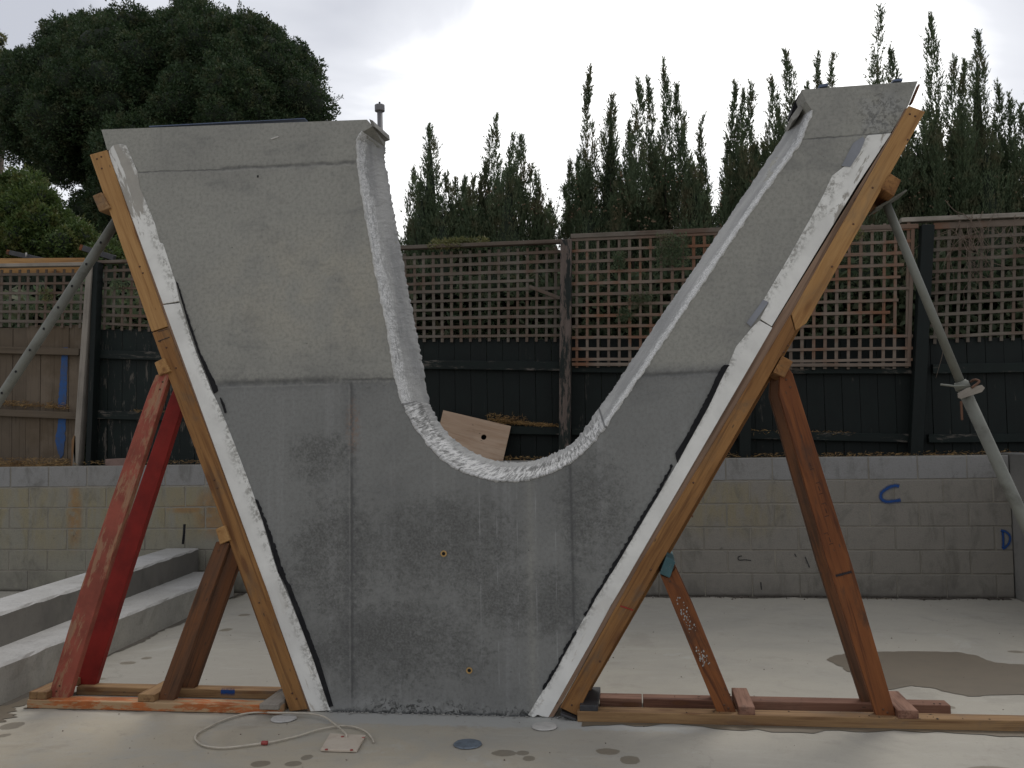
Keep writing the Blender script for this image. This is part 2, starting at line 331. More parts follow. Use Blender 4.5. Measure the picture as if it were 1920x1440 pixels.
def mat_plain(name, c, rough=0.6, metal=0.0, var=0.25, sc=20.0, c2=None, bumps=0.15):
    b = NB(name, rough, 0.4); P = b.coord('Position'); n = b.noise(P, sc, 6, 0.7); n2 = b.noise(P, sc*0.22, 4, 0.6)
    c2 = c2 or tuple(k*0.55 for k in c)
    col = b.mix(b.sm(n2, 0.4, 0.7), c, tuple((p+q)/2 for p, q in zip(c, c2))); col = b.mix(b.sm(n, 0.45, 0.75, 0, var*2), col, c2)
    b.b.inputs['Metallic'].default_value = metal
    return b.done(col, b.bump(n, bumps, 0.003))

def mat_foam():
    b = NB('white_foam', 0.75, 0.25); P = b.coord('Position'); x, y, z = b.sep(P); O = b.coord('Object'); ox, oy, oz = b.sep(O)
    n1 = b.noise(P, 3.0, 5, 0.6, 0.4); n2 = b.noise(P, 16, 7, 0.75, 0.3); n3 = b.noise(P, 60, 4, 0.7); nl = b.noise(b.vmul(O, (2.5, 12, 12)), 1.0, 6, 0.7, 0.6)
    col = b.mix(b.sm(n1, 0.35, 0.7), (0.74, 0.73, 0.68), (0.60, 0.59, 0.55))
    col = b.mix(b.sm(n2, 0.55, 0.8, 0, 0.45), col, (0.40, 0.38, 0.33))
    # specks of set slurry on the side that touches the concrete (edge = UV v)
    u, v, _ = b.sep(b.coord('UV'))
    ed = b.mul(b.sm(v, 0.42, 0.95), b.sm(n2, 0.44, 0.56), b.sm(n3, 0.38, 0.58)); col = b.mix(b.mul(ed, 0.85), col, (0.24, 0.23, 0.20))
    # cement smeared over the top ends
    hi = b.math('ADD', b.math('MULTIPLY', b.sm(z, 2.0, 3.0), b.sm(x, -1, 0, 0.27, 0.20)), nl)
    sm_ = b.sm(hi, 0.73, 0.77); col = b.mix(b.mul(sm_, 0.95), col, b.mix(n2, (0.40, 0.37, 0.31), (0.25, 0.24, 0.22)))
    dirt = b.mul(b.sm(z, 0.75, 0.1), b.sm(nl, 0.56, 0.62), 0.6); col = b.mix(dirt, col, (0.38, 0.32, 0.24))
    return b.done(col, b.bump(b.math('ADD', b.math('MULTIPLY', n3, 0.4), b.math('MULTIPLY', sm_, 0.8)), 0.4, 0.004))

def mat_block():
    b = NB('concrete_block', 0.9, 0.2); P = b.coord('Position'); x, y, z = b.sep(P); R = b.rnd()
    n1 = b.noise(P, 1.2, 5, 0.6, 0.4); n2 = b.noise(P, 9, 6, 0.7); n3 = b.noise(P, 90, 3, 0.7); nv = b.noise(b.vmul(P, (6, 1, 1.4)), 1.0, 5, 0.65, 0.5)
    lowc = b.mix(b.sm(x, -2.5, 0.5), (0.235, 0.222, 0.172), (0.225, 0.207, 0.175))
    col = b.mix(b.sm(z, 0.99, 1.0), lowc, (0.240, 0.236, 0.225))
    col = b.mix(b.sm(R, 0, 1, 0, 0.28), col, (0.23, 0.215, 0.185))
    lo = b.sm(z, 1.0, 0.98)
    yel = b.mul(lo, b.mx(b.blob(x, z, xz(60, 960, 3.57), 2.2, 0.55), b.blob(x, z, xz(380, 950, 3.57), 1.2, .4), b.blob(x, z, xz(1370, 950, 3.57), .7, .35)), b.sm(nv, 0.38, 0.62), 0.55)
    col = b.mix(yel, col, (0.25, 0.205, 0.10))
    rust = b.mul(lo, b.mx(b.blob(x, z, xz(140, 965, 3.57), .10, .42), b.blob(x, z, xz(402, 960, 3.57), .26, .30), b.blob(x, z, xz(355, 955, 3.57), .3, .05)), b.sm(n2, 0.3, 0.55), 0.75)
    col = b.mix(rust, col, (0.27, 0.145, 0.05))
    damp = b.mul(b.sm(b.math('MULTIPLY_ADD', n1, 0.5, z), 0.50, 0.25), b.sm(n2, 0.3, 0.6), 0.65)
    col = b.mix(damp, col, (0.135, 0.125, 0.108))
    col = b.mix(b.sm(n2, 0.5, 0.8, 0, 0.6), col, (0.16, 0.15, 0.13))
    col = b.mix(b.sm(n3, 0.45, 0.75, 0, 0.4), col, (0.13, 0.125, 0.11))
    gm = b.noise(b.vmul(b.vadd(P, (2, 3, 3)), (3.5, 1, 1.6)), 1.6, 7, .72, 0.6); col = b.mix(b.mul(b.sm(gm, 0.48, 0.70), 0.55), col, (0.095, 0.09, 0.075))
    dk = b.mul(b.sm(b.noise(b.vadd(P, (3, 3, 3)), 4.2, 6, .75), 0.62, 0.70), 0.6); col = b.mix(dk, col, (0.08, 0.075, 0.065))
    foot = b.sm(b.math('MULTIPLY_ADD', n2, 0.06, z), 0.07, 0.03); col = b.mix(b.mul(foot, 0.8), col, (0.05, 0.042, 0.035))
    return b.done(col, b.bump(b.math('ADD', n3, b.math('MULTIPLY', n2, 0.8)), 0.5, 0.006))

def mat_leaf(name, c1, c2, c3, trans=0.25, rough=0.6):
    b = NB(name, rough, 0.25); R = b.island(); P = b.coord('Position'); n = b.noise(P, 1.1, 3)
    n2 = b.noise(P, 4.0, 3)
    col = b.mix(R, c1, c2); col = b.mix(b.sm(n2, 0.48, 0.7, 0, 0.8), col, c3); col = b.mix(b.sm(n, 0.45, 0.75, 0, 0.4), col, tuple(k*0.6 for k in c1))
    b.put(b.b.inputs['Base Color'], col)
    t = b.n.new('ShaderNodeBsdfTranslucent'); b.put(t.inputs['Color'], col)
    ms = b.n.new('ShaderNodeMixShader'); ms.inputs[0].default_value = trans
    b.l.new(b.b.outputs[0], ms.inputs[1]); b.l.new(t.outputs[0], ms.inputs[2]); b.l.new(ms.outputs[0], b.out.inputs['Surface'])
    return b.m

def mat_spray(name, c):
    b = NB(name, 0.6, 0.3); u, v, _ = b.sep(b.coord('UV')); P = b.coord('Position'); n = b.noise(P, 60, 5, 0.8)
    d = b.math('ABSOLUTE', b.math('SUBTRACT', v, 0.5))
    a = b.sm(b.math('ADD', d, b.math('MULTIPLY_ADD', n, 0.5, -0.25)), 0.50, 0.02)
    b.put(b.b.inputs['Base Color'], b.mix(n, c, tuple(k*0.6 for k in c)))
    t = b.n.new('ShaderNodeBsdfTransparent'); ms = b.n.new('ShaderNodeMixShader'); b.l.new(a, ms.inputs[0])
    b.l.new(t.outputs[0], ms.inputs[1]); b.l.new(b.b.outputs[0], ms.inputs[2]); b.l.new(ms.outputs[0], b.out.inputs['Surface'])
    return b.m

M = dict(
    vwall=mat_vwall(), slab=mat_slab(), foam=mat_foam(), block=mat_block(),
    mortar=mat_conc('mortar', (0.27, 0.245, 0.20), (0.20, 0.185, 0.15), sc=2),
    kerb_top=mat_conc('trowelled_concrete', (0.42, 0.41, 0.39), (0.33, 0.32, 0.295)),
    kerb_low=mat_conc('kerb_concrete', (0.34, 0.322, 0.275), (0.255, 0.245, 0.215)),
    kerb_up=mat_conc('kerb_concrete_damp', (0.17, 0.158, 0.135), (0.115, 0.108, 0.095)),
    grey=mat_conc('grey_concrete', (0.22, 0.21, 0.19), (0.16, 0.155, 0.14)),
    pine=mat_wood('pine', (0.40, 0.228, 0.088), (0.315, 0.168, 0.060), (0.20, 0.092, 0.030), 0.38, (0.17, 0.12, 0.07)),
    pine_dull=mat_wood('dull_pine', (0.285, 0.145, 0.050), (0.195, 0.090, 0.030), (0.105, 0.045, 0.016), 0.60, (0.105, 0.078, 0.052)),
    plank=mat_wood('pale_pine', (0.30, 0.185, 0.085), (0.21, 0.120, 0.055), (0.12, 0.058, 0.026), 0.65, (0.15, 0.11, 0.08)),
    plank_pink=mat_wood('pink_hardwood', (0.25, 0.135, 0.090), (0.15, 0.068, 0.042), (0.075, 0.032, 0.020), 0.6, (0.10, 0.06, 0.045)),
    hard=mat_wood('orange_hardwood', (0.22, 0.078, 0.024), (0.140, 0.047, 0.016), (0.060, 0.021, 0.010), 0.75, (0.060, 0.034, 0.022), knots=False),
    hard_dark=mat_wood('stained_hardwood', (0.17, 0.068, 0.026), (0.105, 0.052, 0.028), (0.05, 0.028, 0.016), 0.55, (0.035, 0.027, 0.022), knots=False),
    ply=mat_wood('form_ply', (0.25, 0.165, 0.11), (0.19, 0.12, 0.08), (0.09, 0.05, 0.03), 0.3, knots=False),
    ply_pale=mat_wood('pale_ply', (0.42, 0.31, 0.22), (0.35, 0.245, 0.165), (0.28, 0.18, 0.11), 0.2, (0.18, 0.13, 0.09), knots=False, grain=0.4),
    redpaint=mat_paintwood('faded_red_paint', (0.30, 0.155, 0.085), (0.30, 0.075, 0.048), 0.16, (0.26, 0.14, 0.09)),
    redpaint_deep=mat_paintwood('deep_red_paint', (0.24, 0.12, 0.08), (0.25, 0.018, 0.012), 0.55, (0.2, 0.12, 0.1)),
    orangeplank=mat_paintwood('orange_sprayed_pine', (0.40, 0.27, 0.15), (0.46, 0.14, 0.04), 0.10, (0.32, 0.2, 0.1)),
    green=mat_paintwood('dark_green_paint', (0.03, 0.028, 0.022), (0.0022, 0.0058, 0.0044), 0.50, (0.06, 0.055, 0.045)),
    green_old=mat_paintwood('peeling_green_paint', (0.07, 0.062, 0.05), (0.0032, 0.0085, 0.0064), 0.30, (0.12, 0.105, 0.09)),
    paling=mat_weathered('weathered_paling', (0.105, 0.083, 0.060), (0.15, 0.118, 0.086), (0.10, 0.075, 0.05)),
    slat=mat_weathered('weathered_slat', (0.110, 0.094, 0.076), (0.155, 0.133, 0.108), (0.11, 0.075, 0.055)),
    postworn=mat_paintwood('worn_post', (0.10, 0.075, 0.06), (0.010, 0.015, 0.012), 0.10, (0.13, 0.10, 0.085)),
    slat_red=mat_weathered('brown_stained_slat', (0.145, 0.112, 0.088), (0.195, 0.158, 0.125), (0.17, 0.085, 0.05)),
    greywood=mat_weathered('grey_post_wood', (0.24, 0.215, 0.18), (0.28, 0.25, 0.21)),
    steel=mat_plain('galvanised_steel', (0.165, 0.168, 0.14), 0.6, 0.1, 0.45, 9, (0.085, 0.082, 0.065)),
    pipe=mat_plain('grey_pipe', (0.17, 0.165, 0.165), 0.6, 0.1, 0.2, 30),
    rust=mat_plain('rusty_steel', (0.12, 0.06, 0.035), 0.8, 0.2, 0.3, 30),
    black=mat_plain('black_bitumen', (0.006, 0.006, 0.007), 0.95, 0, 0.2, 40, (0.02, 0.02, 0.02)),
    blackwood=mat_plain('black_coated_wood', (0.03, 0.03, 0.032), 0.5, 0, 0.4, 25, (0.06, 0.06, 0.06)),
    dark=mat_plain('dark_hole', (0.01, 0.01, 0.01), 0.9),
    brass=mat_plain('ochre_sleeve', (0.40, 0.25, 0.09), 0.6, 0.0, 0.2, 60),
    disc=mat_plain('steel_disc', (0.15, 0.18, 0.21), 0.5, 0.2, 0.5, 45, (0.07, 0.08, 0.09)),
    palepatch=mat_plain('pale_grout', (0.46, 0.44, 0.40), 0.85, 0, 0.3, 35, (0.30, 0.29, 0.27)),
    greypatch=mat_plain('grey_grout', (0.33, 0.32, 0.285), 0.85, 0, 0.4, 25, (0.2, 0.2, 0.2)),
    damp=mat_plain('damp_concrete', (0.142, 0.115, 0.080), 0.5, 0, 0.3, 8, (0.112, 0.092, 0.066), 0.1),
    dampshade=mat_plain('dark_damp_and_shade', (0.095, 0.082, 0.065), 0.6, 0, 0.35, 12, (0.05, 0.043, 0.035), 0.3),  # dark tone carries painted shade as well as dirt and damp
    cable=mat_plain('cream_cable', (0.50, 0.45, 0.36), 0.5, 0, 0.2, 30),
    plate=mat_plain('cream_sheet', (0.52, 0.45, 0.36), 0.6, 0, 0.3, 22, (0.40, 0.32, 0.24)),
    redplastic=mat_plain('red_plastic', (0.35, 0.06, 0.05), 0.5),
    blueplastic=mat_plain('blue_film', (0.09, 0.12, 0.19), 0.6),
    tealpaint=mat_paintwood('teal_painted_end', (0.12, 0.13, 0.12), (0.06, 0.13, 0.14), 0.35, (0.2, 0.2, 0.18)),
    brick=mat_plain('pinkish_brick', (0.21, 0.14, 0.115), 0.9, 0, 0.4, 25),
    straw=mat_leaf('dry_needles', (0.36, 0.24, 0.10), (0.26, 0.15, 0.06), (0.18, 0.10, 0.045), 0.1, 0.9),
    twig=mat_plain('dry_twig', (0.16, 0.12, 0.09), 0.9, 0, 0.3, 30),
    bark=mat_plain('bark', (0.075, 0.055, 0.042), 0.95, 0, 0.4, 18, (0.03, 0.025, 0.02), 0.6),
    conifer=mat_leaf('conifer_needles', (0.085, 0.125, 0.068), (0.13, 0.16, 0.085), (0.165, 0.14, 0.08), 0.5),
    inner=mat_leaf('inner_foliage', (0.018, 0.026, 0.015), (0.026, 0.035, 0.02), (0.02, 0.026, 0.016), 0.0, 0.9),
    cone=mat_plain('tan_cones', (0.17, 0.12, 0.07), 0.9, 0, 0.3, 30),
    broad=mat_leaf('broad_leaves', (0.024, 0.048, 0.020), (0.050, 0.080, 0.030), (0.088, 0.090, 0.042), 0.22, 0.65),
    lime=mat_leaf('light_green_leaves', (0.055, 0.095, 0.028), (0.10, 0.135, 0.035), (0.15, 0.13, 0.04), 0.3, 0.5),
    moss=mat_leaf('creeper_leaves', (0.12, 0.14, 0.045), (0.17, 0.15, 0.06), (0.09, 0.10, 0.04), 0.25),
    soil=mat_conc('garden_soil', (0.11, 0.085, 0.06), (0.075, 0.06, 0.043), bumps=0.9),
    spray=mat_spray('blue_spray_paint', (0.010, 0.065, 0.24)),
    marker=mat_spray('black_marker', (0.02, 0.02, 0.025)),
    stencil=mat_spray('faded_stencil', (0.075, 0.032, 0.018)),
    redmark=mat_spray('red_marker', (0.35, 0.03, 0.02)),
    bluepaint=mat_plain('blue_paint', (0.012, 0.065, 0.20), 0.7, 0, 0.5, 22, (0.05, 0.05, 0.055)),
)

# ------------------------------------------------------------------ object helpers
def put_parent(o, parent):
    if parent is not None:
        o.parent = parent
        o.matrix_parent_inverse = Matrix.Identity(4)
        o.location = o.location - parent.location
def tag(o, label=None, cat=None, group=None, kind=None):
    if label: o['label'] = label
    if cat: o['category'] = cat
    if group: o['group'] = group
    if kind: o['kind'] = kind
    return o
def thing(name, loc, label, cat, group=None):
    o = bpy.data.objects.new(name, None); COL.objects.link(o); o.location = loc; o.empty_display_size = 0.1
    return tag(o, label, cat, group)
def link_bm(name, bm, mat, parent=None, mw=None, smooth=False):
    me = bpy.data.meshes.new(name); bm.normal_update(); bm.to_mesh(me); bm.free()
    return link_me(name, me, mat, parent, mw, smooth)
def link_me(name, me, mat, parent=None, mw=None, smooth=False):
    for m in (mat if isinstance(mat, (list, tuple)) else [mat]): me.materials.append(m)
    if smooth: me.polygons.foreach_set('use_smooth', [True]*len(me.polygons))
    o = bpy.data.objects.new(name, me); COL.objects.link(o)
    if mw is not None:
        o.rotation_euler = mw.to_euler(); o.location = mw.to_translation()
    put_parent(o, parent)
    return o
def boxbm(L, W, H, bev=0.003, jit=0.0):
    bm = bmesh.new(); bmesh.ops.create_cube(bm, size=1.0)
    for v in bm.verts: v.co = Vector((v.co.x*L, v.co.y*W, v.co.z*H)) + Vector([random.uniform(-jit, jit) for _ in range(3)])
    if bev: bmesh.ops.bevel(bm, geom=list(bm.edges), offset=bev, segments=1, affect='EDGES')
    return bm
def frame(A, B, yref=Vector((0, 1, 0))):
    X = (B-A).normalized(); Y = (yref - X*yref.dot(X)).normalized(); Z = X.cross(Y)
    mw = Matrix((( X.x, Y.x, Z.x, 0), (X.y, Y.y, Z.y, 0), (X.z, Y.z, Z.z, 0), (0, 0, 0, 1)))
    return mw
def beam(name, A, B, w, d, mat, parent=None, yref=Vector((0, 1, 0)), bev=0.003):
    """box along A-B; w across (local Z), d in the yref direction (local Y)"""
    A, B = Vector(A), Vector(B); mw = frame(A, B, yref); mw.translation = (A+B)/2
    return link_bm(name, boxbm((B-A).length, d, w, bev), mat, parent, mw)
def box(name, lo, hi, mat, parent=None, bev=0.003):
    lo, hi = Vector(lo), Vector(hi); s = hi-lo
    mw = Matrix.Translation((lo+hi)/2)
    return link_bm(name, boxbm(s.x, s.y, s.z, bev), mat, parent, mw)
def prism(name, pts, y0, y1, mat, parent=None, axis=None, bev=0.0025, world=False, uvedge=None):
    """outline (sighted at depth y0) given real thickness up to y1, local X along axis"""
    W = [Vector(p) if world else V(p[0], p[1], y0) for p in pts]
    ax = axis if axis else (pts[0], pts[1])
    A, B = (V(*ax[0], y0), V(*ax[1], y0)) if not world else (Vector(ax[0]), Vector(ax[1]))
    mw = frame(A, B); mw.translation = A; inv = mw.inverted()
    bm = bmesh.new(); f = [bm.verts.new(inv @ p) for p in W]; bk = [bm.verts.new(inv @ (p+Vector((0, y1-y0, 0)))) for p in W]
    n = len(W); bm.faces.new(f); bm.faces.new(bk[::-1])
    for i in range(n): bm.faces.new((f[i], bk[i], bk[(i+1) % n], f[(i+1) % n]))
    bmesh.ops.recalc_face_normals(bm, faces=list(bm.faces))
    if bev: bmesh.ops.bevel(bm, geom=list(bm.edges), offset=bev, segments=1, affect='EDGES')
    if uvedge is not None:     # UV v = 0 at the outer edge, 1 at the concrete edge
        uvl = bm.loops.layers.uv.new('UVMap'); sgn, wd = uvedge
        for fc in bm.faces:
            for lp in fc.loops: lp[uvl].uv = (lp.vert.co.x, max(0, min(1, sgn*lp.vert.co.z/wd)))
    return link_bm(name, bm, mat, parent, mw)
def tube(name, pts, r, mat, parent=None, seg=8, caps=True, r2=None):
    pts = [Vector(p) for p in pts]; bm = bmesh.new(); rings = []; n = len(pts); loc = pts[0].copy(); N = None
    for i, p in enumerate(pts):
        T = (pts[min(i+1, n-1)]-pts[max(i-1, 0)]).normalized()
        if N is None: N = T.orthogonal().normalized()
        N = (N - T*N.dot(T)).normalized(); Bn = T.cross(N)
        rr = r if r2 is None else r+(r2-r)*i/(n-1)
        rings.append([bm.verts.new(p-loc+(N*math.cos(a)+Bn*math.sin(a))*rr) for a in [2*math.pi*k/seg for k in range(seg)]])
    for i in range(n-1):
        for k in range(seg): bm.faces.new((rings[i][k], rings[i][(k+1) % seg], rings[i+1][(k+1) % seg], rings[i+1][k]))
    if caps: bm.faces.new(rings[0][::-1]); bm.faces.new(rings[-1])
    bmesh.ops.recalc_face_normals(bm, faces=list(bm.faces))
    return link_bm(name, bm, mat, parent, Matrix.Translation(loc), smooth=seg > 6)
def catmull(P, k=8):
    P = [Vector(p) for p in P]; out = []
    for i in range(len(P)-1):
        a, b, c, d = P[max(i-1, 0)], P[i], P[i+1], P[min(i+2, len(P)-1)]
        for j in range(k):
            t = j/k; out.append(0.5*((2*b)+(c-a)*t+(2*a-5*b+4*c-d)*t*t+(3*b-a-3*c+d)*t**3))
    out.append(P[-1]); return out
def ribbon(name, pts, w, nrm, mat, parent=None):
    """flat painted stroke: strip of width w along pts, facing nrm"""
    bm = bmesh.new(); uvl = bm.loops.layers.uv.new('UVMap'); n = len(pts); loc = pts[0].copy(); rows = []
    for i, p in enumerate(pts):
        T = (pts[min(i+1, n-1)]-pts[max(i-1, 0)]).normalized(); S = T.cross(nrm).normalized()*w/2
        rows.append((bm.verts.new(p-S-loc), bm.verts.new(p+S-loc)))
    for i in range(n-1):
        f = bm.faces.new((rows[i][0], rows[i][1], rows[i+1][1], rows[i+1][0]))
        for lp, uv in zip(f.loops, ((i/n, 0), (i/n, 1), ((i+1)/n, 1), ((i+1)/n, 0))): lp[uvl].uv = uv
    return link_bm(name, bm, mat, parent, Matrix.Translation(loc))
def patch(name, pts, z, mat, th=0.003, sub=3, rag=0.01):
    """thin sheet with a ragged outline on the slab (world xy points)"""
    P = [Vector((p[0], p[1], 0)) for p in pts]; ring = []
    for i in range(len(P)):
        a, b = P[i], P[(i+1) % len(P)]
        for k in range(sub): ring.append(a.lerp(b, k/sub)+Vector((random.uniform(-rag, rag), random.uniform(-rag, rag), 0)))
    c = sum(P, Vector())/len(P); bm = bmesh.new()
    vs = [bm.verts.new((p.x-c.x, p.y-c.y, 0)) for p in ring]; bm.faces.new(vs)
    bmesh.ops.triangulate(bm, faces=list(bm.faces))
    o = link_bm(name, bm, mat, None, Matrix.Translation((c.x, c.y, z))); return o
def np_mesh(name, verts, faces, mat, parent=None, loc=None, smooth=False, matidx=None, kind=None):
    """verts (n,3); faces (m,k) with a fixed k"""
    verts = np.asarray(verts, np.float32); faces = np.asarray(faces, np.int32)
    if loc is not None: verts = verts-np.array(loc, np.float32)
    me = bpy.data.meshes.new(name); me.vertices.add(len(verts)); me.vertices.foreach_set('co', verts.ravel())
    k = faces.shape[1]; me.loops.add(faces.size); me.loops.foreach_set('vertex_index', faces.ravel())
    me.polygons.add(len(faces)); me.polygons.foreach_set('loop_start', np.arange(0, faces.size, k, dtype=np.int32))
    try: me.polygons.foreach_set('loop_total', np.full(len(faces), k, np.int32))
    except Exception: pass
    if matidx is not None: me.polygons.foreach_set('material_index', matidx.astype(np.int32))
    me.update(calc_edges=True); me.validate()
    o = link_me(name, me, mat, None, Matrix.Translation(Vector(loc)) if loc is not None else None, smooth)
    put_parent(o, parent)
    return o

# ================================================================== SETTING: ground
YW = 3.57                                     # face of the block wall
def sheet(name, x0, x1, y0, y1, z, mat):
    bm = bmesh.new(); vs = [bm.verts.new(p) for p in ((x0, y0, z), (x1, y0, z), (x1, y1, z), (x0, y1, z))]; bm.faces.new(vs)
    return tag(link_bm(name, bm, mat), kind='structure')
sheet('slab_floor', -60, 60, -60, 3.72, 0.0, M['slab'])
bm = bmesh.new()
nx, ny = 60, 24
gv = []
for j in range(ny+1):
    y = 3.70 + (j/ny)**2.5*600
    for i in range(nx+1):
        x = (i/nx-0.5); x = (abs(x)*2)**1.6*math.copysign(400, x) - 1
        gv.append(bm.verts.new((x, y, 1.17+random.uniform(-.012, .012))))
for j in range(ny):
    for i in range(nx): bm.faces.new((gv[j*(nx+1)+i], gv[j*(nx+1)+i+1], gv[(j+1)*(nx+1)+i+1], gv[(j+1)*(nx+1)+i]))
tag(link_bm('garden_ground', bm, M['soil'], smooth=True), kind='structure')

# puddle, damp marks, and dark strips painting shade at plank and wall feet
zp = [(520, 675), (560, 645), (660, 628), (800, 618), (1000, 615), (1200, 613), (1450, 618), (1600, 648), (1700, 690), (1850, 705), (2050, 712), (2300, 740), (2300, 900), (2000, 922), (1700, 923), (1540, 935), (1400, 910), (1260, 872), (1120, 858), (960, 885), (880, 850), (720, 800), (680, 760), (620, 722)]
pp = [G(1413+x/3.787, 1060+y/3.787) for x, y in zp]
tag(patch('puddle', pp, 0.003, M['damp'], sub=5, rag=0.008), kind='structure')
def blobpts(px, py, rx, ry, n=12):
    c = G(px, py); out = []
    for k in range(n):
        a = 2*math.pi*k/n; q = G(px+rx*math.cos(a)*random.uniform(.6, 1.15), py+ry*math.sin(a)*random.uniform(.55, 1.2)); out.append(q)
    return out
def strip_between(name, A, B, w0, w1, mat, z=0.003, n=70, kind='stuff', side=Vector((0, -1, 0)), lo=0.0):
    bm = bmesh.new(); rows = []
    A, B = Vector(A), Vector(B); ph = random.random()*9
    for i in range(n+1):
        p = A.lerp(B, i/n); w = w0+(w1-w0)*(0.5+0.35*math.sin(i*0.37+ph)+0.3*random.uniform(-1, 1))
        rows.append((bm.verts.new((p.x, p.y, z)), bm.verts.new((p.x+side.x*max(w, lo), p.y+side.y*max(w, lo), z))))
    for i in range(n): bm.faces.new((rows[i][0], rows[i+1][0], rows[i+1][1], rows[i][1]))
    return tag(link_bm(name, bm, mat), kind=kind)
strip_between('damp_shade_edge', (-0.3, -0.05, 0), (4.2, -0.05, 0), 0.02, 0.10, M['damp'], 0.0032)  # damp line that also paints the contact shadow along the right planks
strip_between('damp_shade_edge', (-3.3, -0.06, 0), (-2.0, -0.06, 0), 0.004, 0.02, M['damp'], 0.0032)  # thin strip painting the contact shadow of the left planks in damp colour
strip_between('wall_foot_dirt_shade', (-3.6, YW, 0), (3.05, YW, 0), 0.01, 0.10, M['dampshade'], 0.0034, 160)  # foot dirt, its dark colour also painting the shadow line along the block wall
kA, kB = G(-260, 1440), G(449, 1113)
kd = (kB-kA).normalized(); ks = Vector((kd.y, -kd.x, 0))
strip_between('kerb_foot_damp', G(0, 1324), kB, 0.01, 0.06, M['dampshade'], 0.0036, 90, side=ks)
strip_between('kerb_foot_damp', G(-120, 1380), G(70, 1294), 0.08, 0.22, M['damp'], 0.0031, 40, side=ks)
# ================================================================== left: two cast steps/kerbs
def kerb(name, pts_low, pts_back, zt, mat_face, label):
    """prism of a cast kerb; pts_low/back = front and back plan lines (two points each)"""
    (a, b_), (c, d) = pts_low, pts_back
    t = thing(name, (a[0], a[1], 0), label, 'concrete kerb', 'cast concrete kerbs on the left')
    bm = bmesh.new(); n = 60
    rows = []
    for i in range(n+1):
        f = i/n; A = Vector(a).lerp(Vector(b_), f); C = Vector(c).lerp(Vector(d), f)
        w = lambda s: random.uniform(-s, s)
        rows.append([bm.verts.new(p) for p in ((A.x, A.y, 0), (A.x+w(.003), A.y, zt*0.5), (A.x+w(.006), A.y, zt-0.014+w(.005)), (A.x-0.012+w(.006), A.y, zt+w(.003)), ((A.x+C.x)/2, (A.y+C.y)/2, zt+w(.003)), (C.x, C.y, zt), (C.x, C.y, 0))])
    for i in range(n):
        for k in range(6):
            f = bm.faces.new((rows[i][k], rows[i+1][k], rows[i+1][k+1], rows[i][k+1])); f.material_index = 1 if k >= 2 else 0
    bm.faces.new(rows[0][::-1]); bm.faces.new(rows[-1])
    bmesh.ops.recalc_face_normals(bm, faces=list(bm.faces))
    for v in bm.verts: v.co -= Vector((a[0], a[1], 0))
    link_bm('kerb_body', bm, [mat_face, M['kerb_top']], t, Matrix.Translation((a[0], a[1], 0)))
    return t
def ext(p, q, y):  # point on line p-q at world y
    f = (y-p[1])/(q[1]-p[1]); return (p[0]+(q[0]-p[0])*f, y, 0)
kf0, kf1 = (-3.462, -0.038), (-3.69, 3.55); kb0, kb1 = (-3.765, 0.36), (-4.085, 3.57); kc0, kc1 = (-4.126, 0.85), (-4.40, 3.57)
kerb('concrete_kerb', (ext(kf0, kf1, -2.2), ext(kf0, kf1, 3.40)), (ext(kb0, kb1, -2.2), ext(kb0, kb1, 3.40)), 0.22, M['kerb_low'], 'long low concrete kerb nearest the red prop, pale top lower than the one behind it')
kerb('concrete_kerb', (ext(kb0, kb1, -2.2), ext(kb0, kb1, 3.52)), (ext(kc0, kc1, -2.2), ext(kc0, kc1, 3.52)), 0.42, M['kerb_up'], 'higher concrete kerb with dark face and white top running to the block wall at left')
tag(tube('reinforcing_stub', [V(343, 1020, 3.45), V(345, 1000, 3.45), V(346, 983, 3.45)], 0.012, M['black']), 'short black bar sticking up at the far end of the higher kerb', 'steel bar')

# ================================================================== block wall
bw = thing('block_wall', (-1.0, YW+0.1, 0), 'long grey concrete block retaining wall below the fence, rust stained at left', 'wall')
box('mortar_core', (-6.4, YW+0.0035, -0.02), (3.095, YW+0.196, 1.196), M['mortar'], bw, bev=0)
bmesh_blocks = []
for k in range(4):
    bmb = boxbm(0.389, 0.2, 0.189, 0.004, 0.0015); me = bpy.data.meshes.new('block'); bmb.to_mesh(me); bmb.free(); me.materials.append(M['block']); bmesh_blocks.append(me)
halfm = boxbm(0.189, 0.2, 0.189, 0.004, 0.0015); meh = bpy.data.meshes.new('half_block'); halfm.to_mesh(meh); halfm.free(); meh.materials.append(M['block'])
xj = V(1679, 1010, YW).x
for c in range(6):
    xo = xj + (0.0 if c % 2 == 0 else 0.2)
    xs = [xo + 0.4*k for k in range(-30, 15)]
    for xl in xs:
        l, r_ = xl, xl+0.4
        if l > 3.06 or l < -6.45: continue
        me, cx = random.choice(bmesh_blocks), l+0.2
        if r_ > 3.10:
            w_ = 3.097-l-0.005; eb = boxbm(w_, 0.2, 0.189, 0.004, 0.001); me = bpy.data.meshes.new('end_block'); eb.to_mesh(me); eb.free(); me.materials.append(M['block']); cx = l+0.005+w_/2
        o = bpy.data.objects.new('block', me); COL.objects.link(o)
        o.location = (cx+random.uniform(-.002, .002), YW+0.1+random.uniform(-.0035, -.0005), 0.1+0.2*c+random.uniform(-.0015, .0015))
        put_parent(o, bw)
